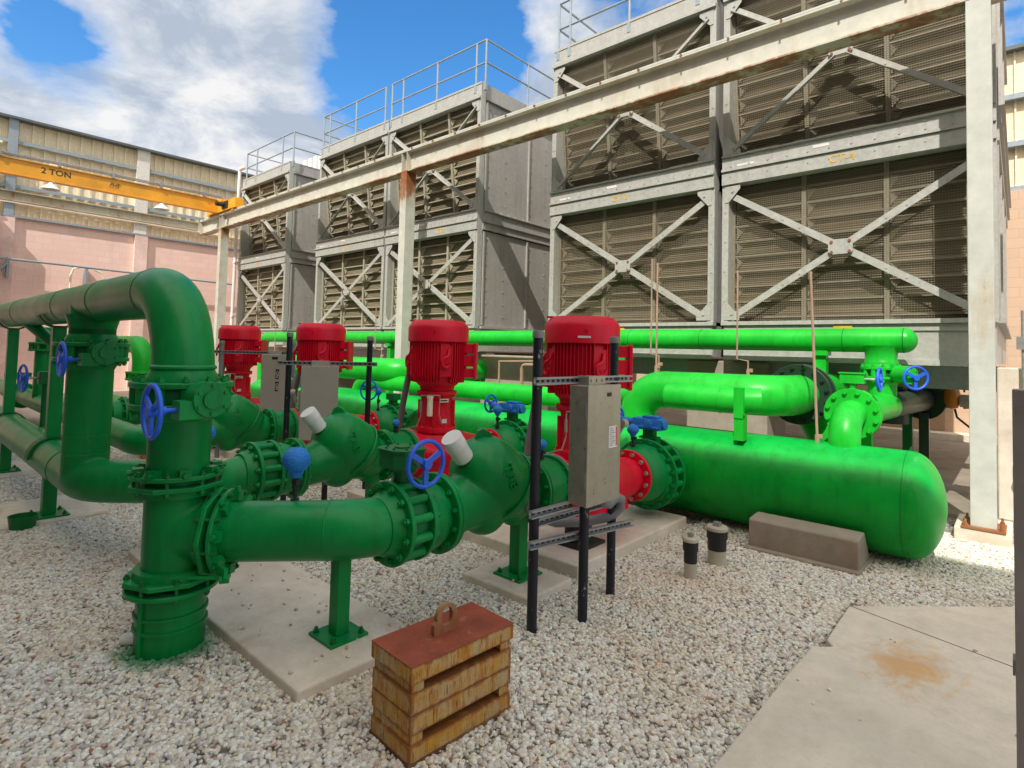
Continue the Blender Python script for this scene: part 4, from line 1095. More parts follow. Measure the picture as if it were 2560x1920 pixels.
# terminal box (+X side), conduit box (-X side), lifting eyes
b = MB()
for z0, z1 in ((1.37, 1.46), (1.48, 1.60), (1.62, 1.715)): b.box((.25, .21, (z0 + z1) / 2), (.16, .16, z1 - z0), Matrix.Rotation(radians(40), 3, 'Z'))
b.box((.30, .25, 1.54), (.03, .2, .37), Matrix.Rotation(radians(40), 3, 'Z'))
b.build('terminal_box', 'red', mo, smooth=0, bevel=.006)
b = MB(); b.prism([(-.09, -.14), (.09, -.16), (.09, .16), (-.03, .15), (-.09, .05)], (-.33, -.02, 1.50), (.75, .66, 0), (0, 0, 1), .14); b.build('conduit_box', 'red', mo, smooth=0, bevel=.006)
b = MB()
for a in (radians(-25), radians(-115), radians(150)):
    d = V((cos(a), sin(a), 0)); tg = V((-sin(a), cos(a), 0)); c = d * .285 + V((0, 0, 1.52))
    b.tube([c + tg * .03 + V((0, 0, .13)), c + d * .02 + tg * .02 + V((0, 0, .07))] + [c + d * (.035) + tg * (-.01 + .042 * cos(q)) + V((0, 0, .0 + .05 * sin(q))) for q in [pi / 2 + i * pi / 6 for i in range(0, 10)]], .014, 10)
    b.box(d * .272 + V((0, 0, 1.53)), (.12, .02, .30), Matrix((tg, d, V((0, 0, 1)))).transposed())
b.build('lifting_eye', 'red', mo, smooth=40)
def on_cyl(b, a, r, z, w, h, th=.004):
    d = V((cos(a), sin(a), 0)); tg = V((-sin(a), cos(a), 0)); b.box(d * r + V((0, 0, z)), (w, th, h), Matrix((tg, d, V((0, 0, 1)))).transposed())
b = MB(); on_cyl(b, radians(-52), .3125, 1.775, .10, .016); b.build('data_label', 'label_white', mo, smooth=0)
b = MB(); on_cyl(b, radians(-18), .182, 1.135, .10, .036); b.build('name_plate', 'siding_tab', pm, smooth=0)
b = MB(); on_cyl(b, radians(-18), .185, 1.135, .075, .012, .003); b.build('name_plate_text', 'label_black', pm, smooth=0)
b = MB(); on_cyl(b, radians(-16), .192, .93, .055, .04); b.build('white_tag', 'label_white', pm, smooth=0)
b = MB(); b.tube([(-.40, -.06, 1.36), (-.42, -.1, 1.1), (-.44, -.12, .9), (-.47, -.15, .5), (-.47, -.15, .1)], .034, 14); b.build('power_conduit', 'grey_post', pm)
b = MB(); b.cyl((.13, -.20, .985), (.13, -.20, 1.165), .028, n=18); b.cyl((.13, -.20, 1.16), (.13, -.20, 1.185), .033, n=18); b.build('seal_filter', 'siding_tab', pm)
b = MB(); b.tube([(.02, -.225, 1.18), (.13, -.20, 1.19), (.20, -.13, 1.19)], .006, 8); b.tube([(.02, -.225, 1.17), (.02, -.225, .98), (.0, -.25, .88), (-.12, -.28, .84), (-.25, -.25, .82)], .006, 8); b.tube([(.195, -.13, 1.18), (.19, -.13, 1.0), (.20, -.10, .90)], .005, 8); b.cyl((.02, -.225, 1.02), (.02, -.225, 1.12), .014, n=10); b.build('seal_line', 'bolt', pm)
PL = ['', 'second red vertical pump with a white filter bottle, left of the tall black post', 'third red vertical pump, behind the plain grey box and slotted rail', 'fourth red vertical pump with a white tag, behind the ON OFF box', 'farthest red vertical pump, a sliver beside the big green elbow']
for i in (1, 2, 3, 4):
    copy_tree(pm, (PX[i], 3.93, 0), PL[i], skip=('data_label',))

# suction side: reducer, big lug valve, branch into the tank
sv = thing('suction_reducer', 'round green reducer between the nearest pump and the green tank', 'pipe fitting', (PX[0], 0, .50), 0, 'green reducers behind the pumps')
b = MB(); b.flange((0, 4.755, .03), (0, 1, 0), .233, .028, .1, 48)
b.lathe([(.17, 0), (.20, .035), (.245, .10), (.268, .17), (.272, .22), (.265, .26)], (0, 4.765, .02), (0, 1, 0), 48)
b.lathe([(.25, 0), (.25, .22)], (0, 5.23, 0), (0, 1, 0), 48)
b.build('body', 'green_shaded', sv, smooth=40)
copy_r = [sv]
for i in (1, 2, 3): copy_tree(sv, (PX[i], 0, .50), f'round green reducer between the {ORD[i]} pump and the green tank')
sg = thing('suction_valve', 'big green lug valve with a taped blue operator, behind the steel box', 'valve', (PX[0], 5.11, .50), 0, 'valves between pumps and tank')
b = MB()
for y in (-.07, .09): b.flange((0, y, 0), (0, 1, 0), .335, .034, .2, 56)
b.lathe([(.25, 0), (.29, .0), (.27, .05)], (0, -.085, 0), (0, -1, 0), 48)
b.build_each('pipe_flange', 'green_shaded', sg, smooth=30)
MB().lathe([(.2, -.05), (.27, -.05), (.27, .07), (.2, .07)], (0, .0, 0), (0, 1, 0), 48).build('body', 'green_dark', sg)
b = MB(); b.bolts((0, .01, 0), (0, 1, 0), .30, 16, .024, .27, shank=.013); b.bolts((0, .01, 0), (0, 1, 0), .30, 16, .031, .125, n=14); b.build('stud_ring', 'green_shaded', sg, smooth=30)
b = MB().bx(-.055, .055, -.03, .05, .27, .42); b.bx(-.09, .09, -.04, .06, .335, .352); b.build('neck', 'green_dark', sg, smooth=0)
b = MB(); b.bx(-.16, .14, -.055, .075, .42, .53); b.cyl((.14, .01, .475), (.17, .01, .475), .05, n=20); b.bx(-.10, .12, -.075, .095, .435, .46); b.cyl((-.16, .01, .475), (-.34, .01, .475), .042, n=18); b.bx(-.06, .10, -.04, .06, .53, .555); b.cyl((.02, -.05, .48), (.02, -.085, .48), .04, n=18)
gx = b.build('gear_operator', 'tape', sg, smooth=30, bevel=.008)
h = handwheel((-.36, .01, .50), (1, 0, 0), .115, 'blue', sg)
copy_tree(sg, (PX[1], 5.11, .50), 'big green lug valve with a taped blue operator, beside the tall black post')
s3 = copy_tree(sg, (PX[2], 5.11, .50), 'big green lug valve with a dark blue wheel behind the plain grey box', skip=('gear_operator', 'handwheel'))
b = MB(); b.bx(-.08, .10, -.06, .07, .40, .49); b.build('gearbox', 'green_dark', s3, smooth=0)
handwheel((-.02, -.40, .55), (.35, -1, .1), .15, 'blue', s3)
copy_tree(sg, (PX[3], 5.11, .50), 'big green lug valve with a taped blue operator behind the ON OFF box', skip=())
b = MB(); b.flange((-6.05, 5.0, .5), (0, 1, 0), .33, .04, .0, 48); b.flange((-6.05, 5.05, .5), (0, 1, 0), .33, .04, .0, 48); b.cyl((-6.05, 5.05, .5), (-6.05, 5.6, .5), .25, n=40); b.bolts((-6.05, 5.02, .5), (0, 1, 0), .295, 16, .022, .15)
tag(b.build('blind_flange', 'green_shaded', smooth=30), 'blanked green branch flange on the tank, left of the second pump', 'pipe fitting')

# gauges wrapped in blue tape
def bag(x, y, z0, z1, r, lbl, stem=True):
    t = thing('taped_gauge', lbl, 'gauge', (x, y, z0), 0, 'gauges wrapped in blue tape')
    b = MB(); b.sphere((0, 0, z1 - z0), r, 22, 14, (1.02, 1.0, .95))
    rr = random.Random(int(abs(x) * 1000 + z1 * 77))
    b.v = [(p[0] * (1 + rr.uniform(-.05, .05)), p[1] * (1 + rr.uniform(-.05, .05)), p[2] + rr.uniform(-.05, .05) * r) for p in b.v]
    b.cyl((.0, 0, z1 - z0 - r * 1.25), (0, 0, z1 - z0 - r * .5), r * .40, r * .70, n=14)
    b.build('tape_wrap', 'tape', t, smooth=50)
    b = MB(); b.cyl((0, 0, 0), (0, 0, z1 - z0 - r), .011, n=10); b.cyl((0, 0, 0), (0, 0, .03), .026, n=6); b.cyl((0, 0, (z1 - z0) * .35), (0, 0, (z1 - z0) * .6), .018, n=8); b.box((.01, 0, (z1 - z0) * .5), (.05, .03, .025))
    b.build('stem', 'dark', t, smooth=30)
bag(-3.035, 1.62, .77, 1.01, .076, 'blue taped gauge on a stem above the foreground green pipe')
bag(-4.70, 1.74, .75, .96, .082, 'blue taped gauge beside the grey box rack, on the second feed pipe')
bag(-6.45, 1.9, .77, .99, .07, 'small blue taped gauge seen just left of the nearest riser valve')
bag(-4.52, 4.86, .76, .97, .055, 'round blue taped gauge on the reducer behind the second pump')
bag(-2.78, 4.90, .77, .93, .055, 'blue taped gauge half hidden behind the steel box lever')
bag(-2.72, 3.42, .84, .95, .042, 'small crumpled blue taped gauge left of the tallest near black post')
bag(-4.52, 3.42, .84, .93, .036, 'tiny blue taped gauge above the second check valve outlet')
bag(-6.85, 4.86, .76, 1.03, .05, 'blue taped gauge in front of the dark wheel behind the plain grey box')

# ------------------------------------------------------------------ big green tank and light green pipes
t = thing('header_tank', 'huge green cylindrical tank with a rounded end lying behind the pumps', 'tank', (-.45, 5.81, .466))
R = .436
b = MB(); prof = [(0, 0)] + [(R * sin(a), .24 * (1 - cos(a))) for a in [i * pi / 2 / 12 for i in range(1, 13)]] + [(R, 12.0)]
b.lathe(prof, (0, 0, 0), (-1, 0, 0), 72); b.build('shell', 'green', t, smooth=50)
b = MB(); b.lathe([(R - .001, -.003), (R + .0015, -.002), (R + .0015, .002), (R - .001, .003)], (-.26, 0, 0), (-1, 0, 0), 72); weld(b, (-5.9, 0, 0), (1, 0, 0), R); b.build('weld_seam', 'green_dark', t)
TZ = .466 + R
def pipe_run(name_lbl, pts, r, R, m='green_sunlit', cat='pipe', parts=(), seams=()):
    t = thing('green_pipe', name_lbl, cat, pts[0]); o = V(pts[0]); P = [V(p) - o for p in pts]; path = [P[0]]
    for i in range(1, len(P) - 1): path += bend(P[i - 1], P[i], P[i + 1], R, 14)
    path.append(P[-1]); b = MB().tube(path, r, 44); b.build('pipe', m, t, smooth=50)
    if seams:
        b = MB()
        for c, ax in seams: weld(b, V(c) - o, ax, r)
        b.build('weld_seam', m, t)
    return t, o
# large pipe for the near tower pair
t, o = pipe_run('large light green pipe arching out of the tank and running right to a dark flange', [(-3.25, 5.83, .75), (-3.25, 5.83, 1.27), (-1.72, 5.83, 1.28), (-1.72, 8.2, 1.28)], .2, .33, seams=(((-2.9, 5.83, 1.272), (1, 0, 0)), ((-2.3, 5.83, 1.275), (1, 0, 0)), ((-2.08, 5.83, 1.277), (1, 0, 0))))
b = MB(); b.tube([V((-2.80, 5.665, 1.225)) - o, V((-2.02, 5.665, 1.225)) - o, V((-1.86, 5.72, 1.24)) - o], .125, 40); weld(b, V((-2.22, 5.665, 1.225)) - o, (1, 0, 0), .125); b.build('dummy_leg', 'green_sunlit', t, smooth=50)
b = MB().bx(-2.045 + .0 - o.x, -1.955 - o.x, 5.49 - o.y, 5.53 - o.y, 1.07 - o.z, 1.36 - o.z); b.build('saddle_plate', 'green_sunlit', t, smooth=0)
b = MB(); b.flange(V((-1.72, 6.42, 1.28)) - o, (0, 1, 0), .31, .05, .19, 48); b.flange(V((-1.72, 6.60, 1.28)) - o, (0, 1, 0), .31, .04, .19, 48); b.bolts(V((-1.72, 6.5, 1.28)) - o, (0, 1, 0), .275, 16, .022, .28, shank=.013); b.cyl(V((-1.4, 6.5, 1.28)) - o, V((-1.2, 6.5, 1.28)) - o, .04, n=12); b.build('tower_flange', 'blk_green', t, smooth=30)
b = MB(); b.cyl(V((-1.72, 6.7, 1.28)) - o, V((-1.35, 6.9, .35)) - o, .2, n=32); b.build('lower_branch', 'green_sunlit', t)
MB().bx(-2.04, -1.95, 5.45, 5.55, 0, 1.07); b = MB(); b.bx(-2.05, -1.95, 6.3, 6.38, .0, 1.1)
pb = thing('pipe_support', 'short light green post rising behind the tank under the large arching pipe', 'pipe support', (-2.0, 5.55, 0)); MB().bx(-.045, .045, -.05, .05, .86, 1.10).build('post', 'green_sunlit', pb, smooth=0)
# large pipe for tower pair 2
t, o = pipe_run('large light green pipe arching out of the tank behind the third pump', [(-11.6, 5.83, .75), (-11.6, 5.83, 1.27), (-7.7, 5.83, 1.28), (-7.7, 8.2, 1.28)], .2, .33, seams=(((-8.6, 5.83, 1.28), (1, 0, 0)), ((-9.6, 5.83, 1.28), (1, 0, 0))))
# smaller supply pipe
t, o = pipe_run('slimmer light green pipe bending out of the tank behind the second pump', [(-8.85, 5.85, .75), (-8.85, 5.85, 1.06), (-4.05, 5.90, 1.08), (-4.05, 7.9, 1.08)], .128, .26, seams=(((-6.6, 5.87, 1.07), (1, 0, 0)), ((-8.3, 5.85, 1.06), (1, 0, 0))))
b = MB(); b.flange(V((-5.0, 5.9, .92)) - o, (0, 0, 1), .2, .04, .05, 30); b.bolts(V((-5.0, 5.9, .92)) - o, (0, 0, 1), .17, 8, .018, .08); b.build('branch_flange', 'green_sunlit', t, smooth=30)
# upper return header along the towers
UY, UZ, UR = 7.30, 1.87, .133
t, o = pipe_run('long straight light green pipe along the foot of the towers with a capped right end', [(-.98, UY, UZ), (-8, UY, UZ), (-15.75, UY, UZ), (-15.75, UY, .9)], UR, .26) if False else (None, None)
t = thing('return_header', 'long straight light green pipe along the foot of the towers with a capped right end', 'pipe', (-1.13, UY, UZ)); 
b = MB(); cap = [(0, 0)] + [(UR * sin(a), .12 * (1 - cos(a))) for a in [i * pi / 16 for i in range(1, 9)]] + [(UR, 8.0)]
b.lathe(cap, (.33, 0, 0), (-1, 0, 0), 44)
pts = bend((-6, 0, 0), (-14.65, 0, 0), (-14.65, 0, -1), .28, 14); b.tube([(-7.6, 0, 0)] + pts + [(-14.65, 0, -1.4)], UR, 44); b.build('pipe', 'green_sunlit', t, smooth=50)
b = MB()
for x in (.21, -.35, -3.05, -8.6, -2.0): weld(b, (x, 0, 0), (1, 0, 0), UR)
b.build('weld_seam', 'green_dark', t)
b = MB(); b.lathe([(.19, -.06), (.165, -.10), (.152, -.15), (.15, -.22), (.16, -.235), (.16, -.26)], (0, 0, 0), (0, 0, 1), 44); b.build('tee_neck', 'green_sunlit', t, smooth=50)
valve('light green flanged valve with a bright blue handwheel under the capped pipe end', (-1.13, UY, 1.515), (0, 0, 1), .14, .195, .10, (.80, -.6, 0), (.6, -.8, 0), .18, .125, None, 'green_sunlit', 'blue', 'round', 12, .02, 'green_sunlit')
# drop to the tank
t, o = pipe_run('light green elbow rising from the right end of the tank to a bolted flange', [(-1.18, 5.81, .80), (-1.18, 5.81, 1.14), (-1.18, 6.16, 1.15)], .128, .24)
b = MB(); b.flange(V((-1.18, 6.12, 1.148)) - o, (0, 1, 0), .235, .032, .12, 48); b.flange(V((-1.18, 6.19, 1.148)) - o, (0, 1, 0), .235, .032, .12, 48); f = b.build_each('flange', 'green_sunlit', t, smooth=30)[0]
b = MB(); b.bolts(V((-1.18, 6.10, 1.148)) - o, (0, 1, 0), .203, 12, .020, .05); b.build('bolt_ring', 'green_sunlit', f, smooth=30)
b = MB(); b.cyl(V((-1.18, 6.155, 1.37)) - o, V((-1.18, 6.155, 1.43)) - o, .028, n=14); b.bx(-.10, .10, .30, .40, .63, .72); b.bx(-.11, .11, .29, .41, .72, .732); g = b.build('gearbox', 'green_sunlit', t, smooth=0)
h = handwheel(V((-.965, 6.155, 1.475)) - o, (1, 0, 0), .115, 'blue', t); b = MB().cyl(V((-1.09, 6.155, 1.475)) - o, V((-.96, 6.155, 1.475)) - o, .011, n=10); b.build('shaft', 'bolt', h)
t = thing('equalizer_pipe', 'horizontal pipe changing from light green to black behind the tank end, under the capped pipe', 'pipe', (-1.18, 6.2, 1.148))
b = MB(); b.cyl((0, 0, 0), (.12, 1.12, .02), .135, n=40); b.cyl((.06, 1.1, .02), (.06, 1.1, .32), .135, n=40); b.build('green_length', 'green_sunlit', t)
b = MB(); b.cyl((.12, 1.08, .02), (.28, 2.35, .04), .133, n=40); b.flange((.285, 2.4, .04), (.12, 1, .02), .24, .06, 0, 40); b.build('black_length', 'blk_green', t)
for x, y, m in ((-.1, 1.2, 'green_sunlit'), (.14, 2.3, 'green_dark'), (.30, 2.35, 'blk_green')): MB().bx(x - .05, x + .05, y - .05, y + .05, -1.14, -.12).build('leg', m, t, smooth=0)
t = thing('valve_actuator', 'orange motor actuator on a shaft under the tower, left of the right white column', 'actuator', (-.62, 8.6, 1.2))
MB().lathe([(0, -.12), (.06, -.11), (.085, -.05), (.09, .05), (.075, .11), (.03, .135), (0, .135)], (0, 0, .02), (0, 0, 1), 24).build('housing', 'orange', t)
b = MB().cyl((.08, 0, 0), (.22, .0, 0), .075, n=18); b.cyl((.13, 0, -.02), (.14, 0, -.09), .03, n=10); b.build('motor', 'box', t)
b = MB().cyl((-.32, 0, 0), (-.08, 0, 0), .02, n=10); b.cyl((-.24, 0, 0), (-.19, 0, 0), .045, n=10); b.beam((-.2, -.04, .06), (-.06, -.04, .06), .012, .012); b.beam((-.2, -.04, -.06), (-.06, -.04, -.06), .012, .012); b.build('shaft', 'dark', t)
b = MB().tube([(.03, .02, -.1), (.05, .02, -.2), (.25, 0, -.38)], .012, 8); b.tube([(.12, .02, .1), (.12, .02, .38), (.06, .02, .43), (-.3, .02, .44)], .010, 8); b.build('cable', 'dark', t)
# posts of the return header
for x, lbl in ((-1.71, 'tall light green post under the capped straight pipe, behind the leaning copper rod'), (-4.32, 'tall light green post beside the nearest red motor, under the straight pipe'), (-9.9, 'light green post under the straight pipe near the middle column')):
    t = thing('pipe_support', lbl, 'pipe support', (x, UY, 0)); MB().bx(-.055, .055, -.06, .06, 0, UZ - UR - .045).build('post', 'green_sunlit', t, smooth=0)
    MB().bx(-.075, .075, -.10, .10, UZ - UR - .045, UZ - UR + .012).build('cradle', 'green_sunlit', t, smooth=0)
# far inverted U at left
t, o = pipe_run('far green inverted U of pipe seen between the left risers', [(-15.5, 3.1, 1.60), (-11.17, 3.1, 1.60), (-11.17, 3.1, .50), (-15.5, 3.1, .50)], .15, .34)
b = MB(); b.flange(V((-11.17, 3.1, 1.13)) - o, (0, 0, 1), .24, .03, .1, 32); b.flange(V((-11.17, 3.1, 1.02)) - o, (0, 0, 1), .24, .03, .1, 32); b.build_each('flange', 'green_sunlit', t, smooth=30); b = MB(); b.bolts(V((-11.17, 3.1, 1.07)) - o, (0, 0, 1), .21, 10, .02, .15); b.build('bolt_ring', 'green_sunlit', t, smooth=30)
b = MB(); b.cyl((-15, 2.2, .52), (-10.2, 2.2, .52), .15, n=30)
tag(b.build('green_pipe', 'green_sunlit'), 'far low green pipe running left behind the third riser', 'pipe')

# copper vents
def rod(x, y, z0, z1, lbl, lean=0, crank=None, r=.009):
    b = MB()
    if crank: b.tube([(x, y, z1), (x, y, z0 + .16), (x + crank, y, z0 + .14), (x + crank, y, z0)], r, 8)
    else: b.tube([(x + lean, y, z1), (x, y, z0)], r, 8)
    b.cyl((x + (crank or 0), y, z0 - .03), (x + (crank or 0), y, z0 + .06), r * 1.9, n=8); b.box((x + (crank or 0) + .02, y, z0 + .05), (.05, .02, .035))
    tag(b.build('vent_tube', 'copper'), lbl, 'vent tube')
rod(-3.03, 5.83, 1.47, 2.68, 'thin copper vent tube standing on the arch of the large near pipe', r=.011)
rod(-3.11, 5.85, 1.50, 2.74, 'cranked grey vent tube beside the copper one on the large near pipe', crank=.10)
rod(-2.14, 5.83, 1.47, 2.53, 'cranked vent tube in the middle of the large near pipe', crank=.11)
rod(-1.39, 5.78, .90, 2.46, 'leaning copper vent tube rising from the top of the tank', -.06, r=.012)
rod(-12.2, 5.9, 1.47, 2.6, 'thin vent tube left of the third pump', r=.011)
rod(-9.5, 5.9, 1.47, 2.3, 'thin vent tube right of the third pump', r=.011)
rod(-8.4, 5.85, 1.47, 2.4, 'thin cranked vent tube left of the middle column', crank=.2)
rod(-7.2, 5.88, 1.19, 1.62, 'short vent tube on the slimmer green pipe, beside the second motor')
b = MB(); b.tube([(-6.13, 6.6, .5), (-6.13, 6.6, 1.487), (-5.3, 6.6, 1.51)], .018, 10); b.tube([(-5.65, 6.6, .4), (-5.66, 6.6, 1.40), (-5.63, 6.6, 1.44), (-5.58, 6.6, 1.45), (-5.0, 6.6, 1.46)], .027, 12)
tag(b.build('copper_pipe', 'copper'), 'pair of copper pipes with right angle bends in front of the concrete wall pier', 'copper pipe')

# ------------------------------------------------------------------ disconnect racks
def rack(posts, feet, lbl, struts, m, group='equipment racks'):
    t = thing('equipment_rack', lbl, 'rack', (posts[0][0], posts[0][1], 0), 0, group); o = V((posts[0][0], posts[0][1], 0))
    for x, y, zt in posts:
        p = V((x, y, 0)) - o
        q = MB().cyl(p - V((0, 0, .1)), p + V((0, 0, zt)), .030, n=22).build('post', m, t)
        if zt > 1: MB().lathe([(.036, -.045), (.036, -.01), (.031, .0), (0, .002)], p + V((0, 0, zt + .004)), (0, 0, 1), 22).build('cap', 'grey_post', q)
    for a, c in struts:
        a = V(a) - o; c = V(c) - o; d = (c - a).normalized(); n = V((d.y, -d.x, 0)).normalized()
        b = MB(); b.beam(a, c, .004, .041); 
        for s in (-1, 1): b.beam(a + n * .012 + V((0, 0, s * .0205)), c + n * .012 + V((0, 0, s * .0205)), .028, .004); b.beam(a + n * .026 + V((0, 0, s * .017)), c + n * .026 + V((0, 0, s * .017)), .003, .009)
        Ln = (c - a).length; k = int(Ln / .048)
        q = b.build('strut_channel', 'strut', t, smooth=0)
        b = MB()
        for i in range(k): b.beam(a + d * (.02 + i * .048) + n * .0035, a + d * (.044 + i * .048) + n * .0035, .004, .015)
        b.build('slot_row', 'dark', q, smooth=0)
    return t
def enclosure(c, rz, w, d, h, lbl, m, lever, kind):
    # door faces local +X, w along Y
    t = thing('disconnect_box', lbl, 'electrical box', c, rz, 'electrical disconnect boxes')
    b = MB(); b.bx(-d, -.006, -w / 2, w / 2, 0, h); b.build('case', m, t, smooth=0, bevel=.004)
    b = MB(); b.bx(-.005, .012, -w / 2 - .004, w / 2 + .004, -.004, h + .004); dr = b.build('door', m, t, smooth=0, bevel=.005)
    b = MB()
    for z in (.10, h - .20): b.bx(-.012, .004, -w / 2 - .010, -w / 2 - .0045, z, z + .10)
    b.build('hinge', 'strut', dr, smooth=0)
    b = MB(); b.bx(-d - .008, -d * .4, -.09, .09, h, h + .055); b.bx(-d - .008, -d * .4, -.09, .09, -.03, -.001)
    for y in (-.06, 0, .06): b.cyl((-d * .4, y, h + .03), (-d * .4 + .006, y, h + .03), .010, n=8)
    b.build('mounting_bracket', m, t, smooth=0)
    s = lever
    b = MB(); b.bx(-d * .75, -d * .15, s * (w / 2 + .001), s * (w / 2 + .03), h * .42, h * .66); b.beam((-d * .4, s * (w / 2 + .045), h * .50), (-d * .1, s * (w / 2 + .075), h * .64), .022, .03); b.cyl((-d * .1, s * (w / 2 + .055), h * .645), (-d * .1, s * (w / 2 + .10), h * .645), .028, n=16); b.build('lever_handle', 'box', t, smooth=30)
    b = MB()
    if kind == 1:
        b.bx(.0125, .0135, .02, .07, h - .07, h - .045); b.build('dark_plate', 'label_black', dr, smooth=0)
        b = MB().bx(.0125, .0135, .045, .14, h * .455, h * .645); lb = b.build('notice', 'label_white', dr, smooth=0)
        b = MB()
        for i in range(9): b.bx(.0138, .0142, .055, .055 + random.uniform(.03, .065), h * .625 - i * .013, h * .625 - i * .013 - .004)
        b.build('notice_text', 'grey_post', lb, smooth=0)
        b = MB().bx(.0138, .0142, .125, .137, h * .47, h * .635); b.build('notice_red_bar', 'red', lb, smooth=0)
    elif kind == 3:
        b.bx(.0125, .0135, -.03, .05, h - .07, h - .03); b.build('dark_plate', 'label_black', dr, smooth=0)
        for word, z in (('ON', h * .73), ('OFF', h * .555)):
            b = MB().bx(.0125, .0135, .025, .075, z - .075, z + .065); q = b.build('switch_sign', 'label_black', dr, smooth=0)
            b = MB().text(word, (.0142, .05, z - .01), (0, 0, -1), (0, 1, 0), .06, .0006); b.build('switch_lettering', 'label_white', q, smooth=0)
    return t
rack([(-2.17, 2.676, 1.775), (-2.03, 2.996, .70), (-2.116, 3.455, 1.765)], None, 'rack of three black posts and slotted rails in the right foreground holding the steel box', [((-2.12, 2.58, 1.478), (-2.09, 3.62, 1.478)), ((-2.115, 2.56, .715), (-2.09, 2.95, .715)), ((-2.11, 2.55, .545), (-2.06, 3.62, .47)), ((-2.2, 2.7, .62), (-2.16, 3.46, .62))], 'black_post')
enclosure((-1.955, 3.075, .725), radians(-1), .36, .13, .725, 'tall brushed steel disconnect box with a white notice, on the black rack', 'steel_box', 1, 1)
b = MB().tube([(-2.04, 3.20, .73), (-2.04, 3.22, .685), (-2.04, 3.29, .66), (-2.04, 3.38, .69), (-2.05, 3.46, .66), (-2.07, 3.49, .59), (-2.12, 3.45, .53), (-2.25, 3.33, .49), (-2.4, 3.2, .48), (-2.5, 3.08, .53), (-2.55, 3.05, .62)], .033, 16)
tag(b.build('flexible_conduit', 'grey_post'), 'fat grey flexible conduit looping under the steel box', 'conduit')
u = V((.5, .866, 0))
def on2(s, z, off=0): return tuple(V((-5.85, 2.93, z)) + u * s + V((.866, -.5, 0)) * off)
rack([(-5.82, 2.975, 1.785), (-5.56, 3.30, .70), (-5.40, 3.695, 1.77)], None, 'rack of dark posts and a slotted rail holding the plain grey box', [(on2(-.06, 1.467, .03), on2(.97, 1.467, .03)), (on2(-.05, .55, .03), on2(.9, .55, .03))], 'black_post')
enclosure(on2(.375, .67, .165), atan2(-.5, .866), .37, .13, .77, 'plain grey disconnect box with a side lever, on the rack behind the second white cap', 'box', -1, 2)
def on3(s, z, off=0): return tuple(V((-8.71, 3.35, z)) + u * s + V((.866, -.5, 0)) * off)
rack([(-8.66, 3.40, 1.69), (-8.5, 3.93, .50), (-8.18, 4.25, 1.70)], None, 'rack of pale grey posts and rails holding the ON OFF box', [(on3(-.05, 1.535, .03), on3(1.12, 1.535, .03)), (on3(-.05, .49, .03), on3(.62, .49, .03)), (on3(-.05, .16, .03), on3(1.1, .16, .03))], 'grey_post')
enclosure(on3(.79, .48, .17), atan2(-.5, .866), .33, .13, 1.03, 'tall grey disconnect box lettered ON and OFF, on the pale rack', 'box', 1, 3)

# ------------------------------------------------------------------ small things on the gravel
def cleanout(x, y, r, h, lbl):
    t = thing('cleanout_pipe', lbl, 'pipe stub', (x, y, 0), 0, 'pvc cleanout stubs')
    MB().cyl((0, 0, -.05), (0, 0, h * .42), r, n=28).build('pipe', 'pvc', t)
    MB().lathe([(r + .001, 0), (r + .002, .02), (r + .002, h * .28), (r + .010, h * .285), (r + .010, h * .5), (r + .001, h * .5)], (0, 0, h * .38), (0, 0, 1), 28).build('black_coating', 'black', t)
    MB().lathe([(r + .013, 0), (r + .013, .022), (r + .005, .03), (0, .031)], (0, 0, h * .875), (0, 0, 1), 28).build('cap', 'pvc', t)
    MB().box((0, 0, h * .875 + .045), (r * .75, r * .75, .03)).build('plug_nut', 'strut', t, smooth=0)
cleanout(-1.845, 4.126, .046, .315, 'narrower black and cream cleanout stub in the gravel, nearer the camera')
cleanout(-1.82, 4.56, .070, .31, 'wider black and cream cleanout stub in the gravel beside the tank saddle')

t = thing('counterweight', 'rusty cream stacked steel counterweight with a lifting lug, in the foreground', 'counterweight', (-1.93, 1.77, 0), radians(-3.5))
W, D = .285, .555
def slabw(b, z0, z1, g=0): b.bx(-W / 2 - g, W / 2 + g, -D / 2 - g, D / 2 + g, z0, z1)
b = MB(); slabw(b, .325, .392, .006); b.build('top_plate', ['weight'], t, smooth=0, bevel=.003)
b = MB(); slabw(b, .3925, .395, .0065); b.build('top_skin', 'weight_top', t, smooth=0)
b = MB(); slabw(b, .202, .283); slabw(b, .125, .200); b.build('middle_block', 'weight', t, smooth=0, bevel=.003)
b = MB(); b.bx(-W / 2 + .004, W / 2 - .004, -D / 2 + .05, D / 2 - .05, .1995, .2025); b.bx(-W / 2 + .003, W / 2 - .003, -D / 2 + .003, D / 2 - .003, .1995, .2025); b.build('rust_seam', 'dark', t, smooth=0)
b = MB(); slabw(b, .012, .083); b.build('bottom_block', 'weight', t, smooth=0, bevel=.003)
b = MB(); slabw(b, -.02, .02, .004); b.build('rusted_foot', 'weight_rust', t, smooth=0)
b = MB()
for z0, z1 in ((.282, .326), (.082, .126)):
    for s in (-1, 1): b.bx(-W / 2 + .006, W / 2 - .006, s * (D / 2 - .006), s * (D / 2 - .065), z0, z1)
b.build('spacer', 'weight', t, smooth=0)
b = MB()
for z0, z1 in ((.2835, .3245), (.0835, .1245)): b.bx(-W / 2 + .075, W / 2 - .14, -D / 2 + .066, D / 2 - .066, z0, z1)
b.build('shade_core', 'dark', t, smooth=0)  # near-black fill painting the shade inside the through slots
b = MB(); n = 16
outer = [(-.062, 0), (-.050, .045)] + [(.045 * cos(a), .062 + .045 * sin(a)) for a in [pi - i * pi / n for i in range(n + 1)]] + [(.050, .045), (.062, 0)]
inner = [(.026 * cos(a), .060 + .030 * sin(a)) for a in [i * 2 * pi / 24 for i in range(24)]]
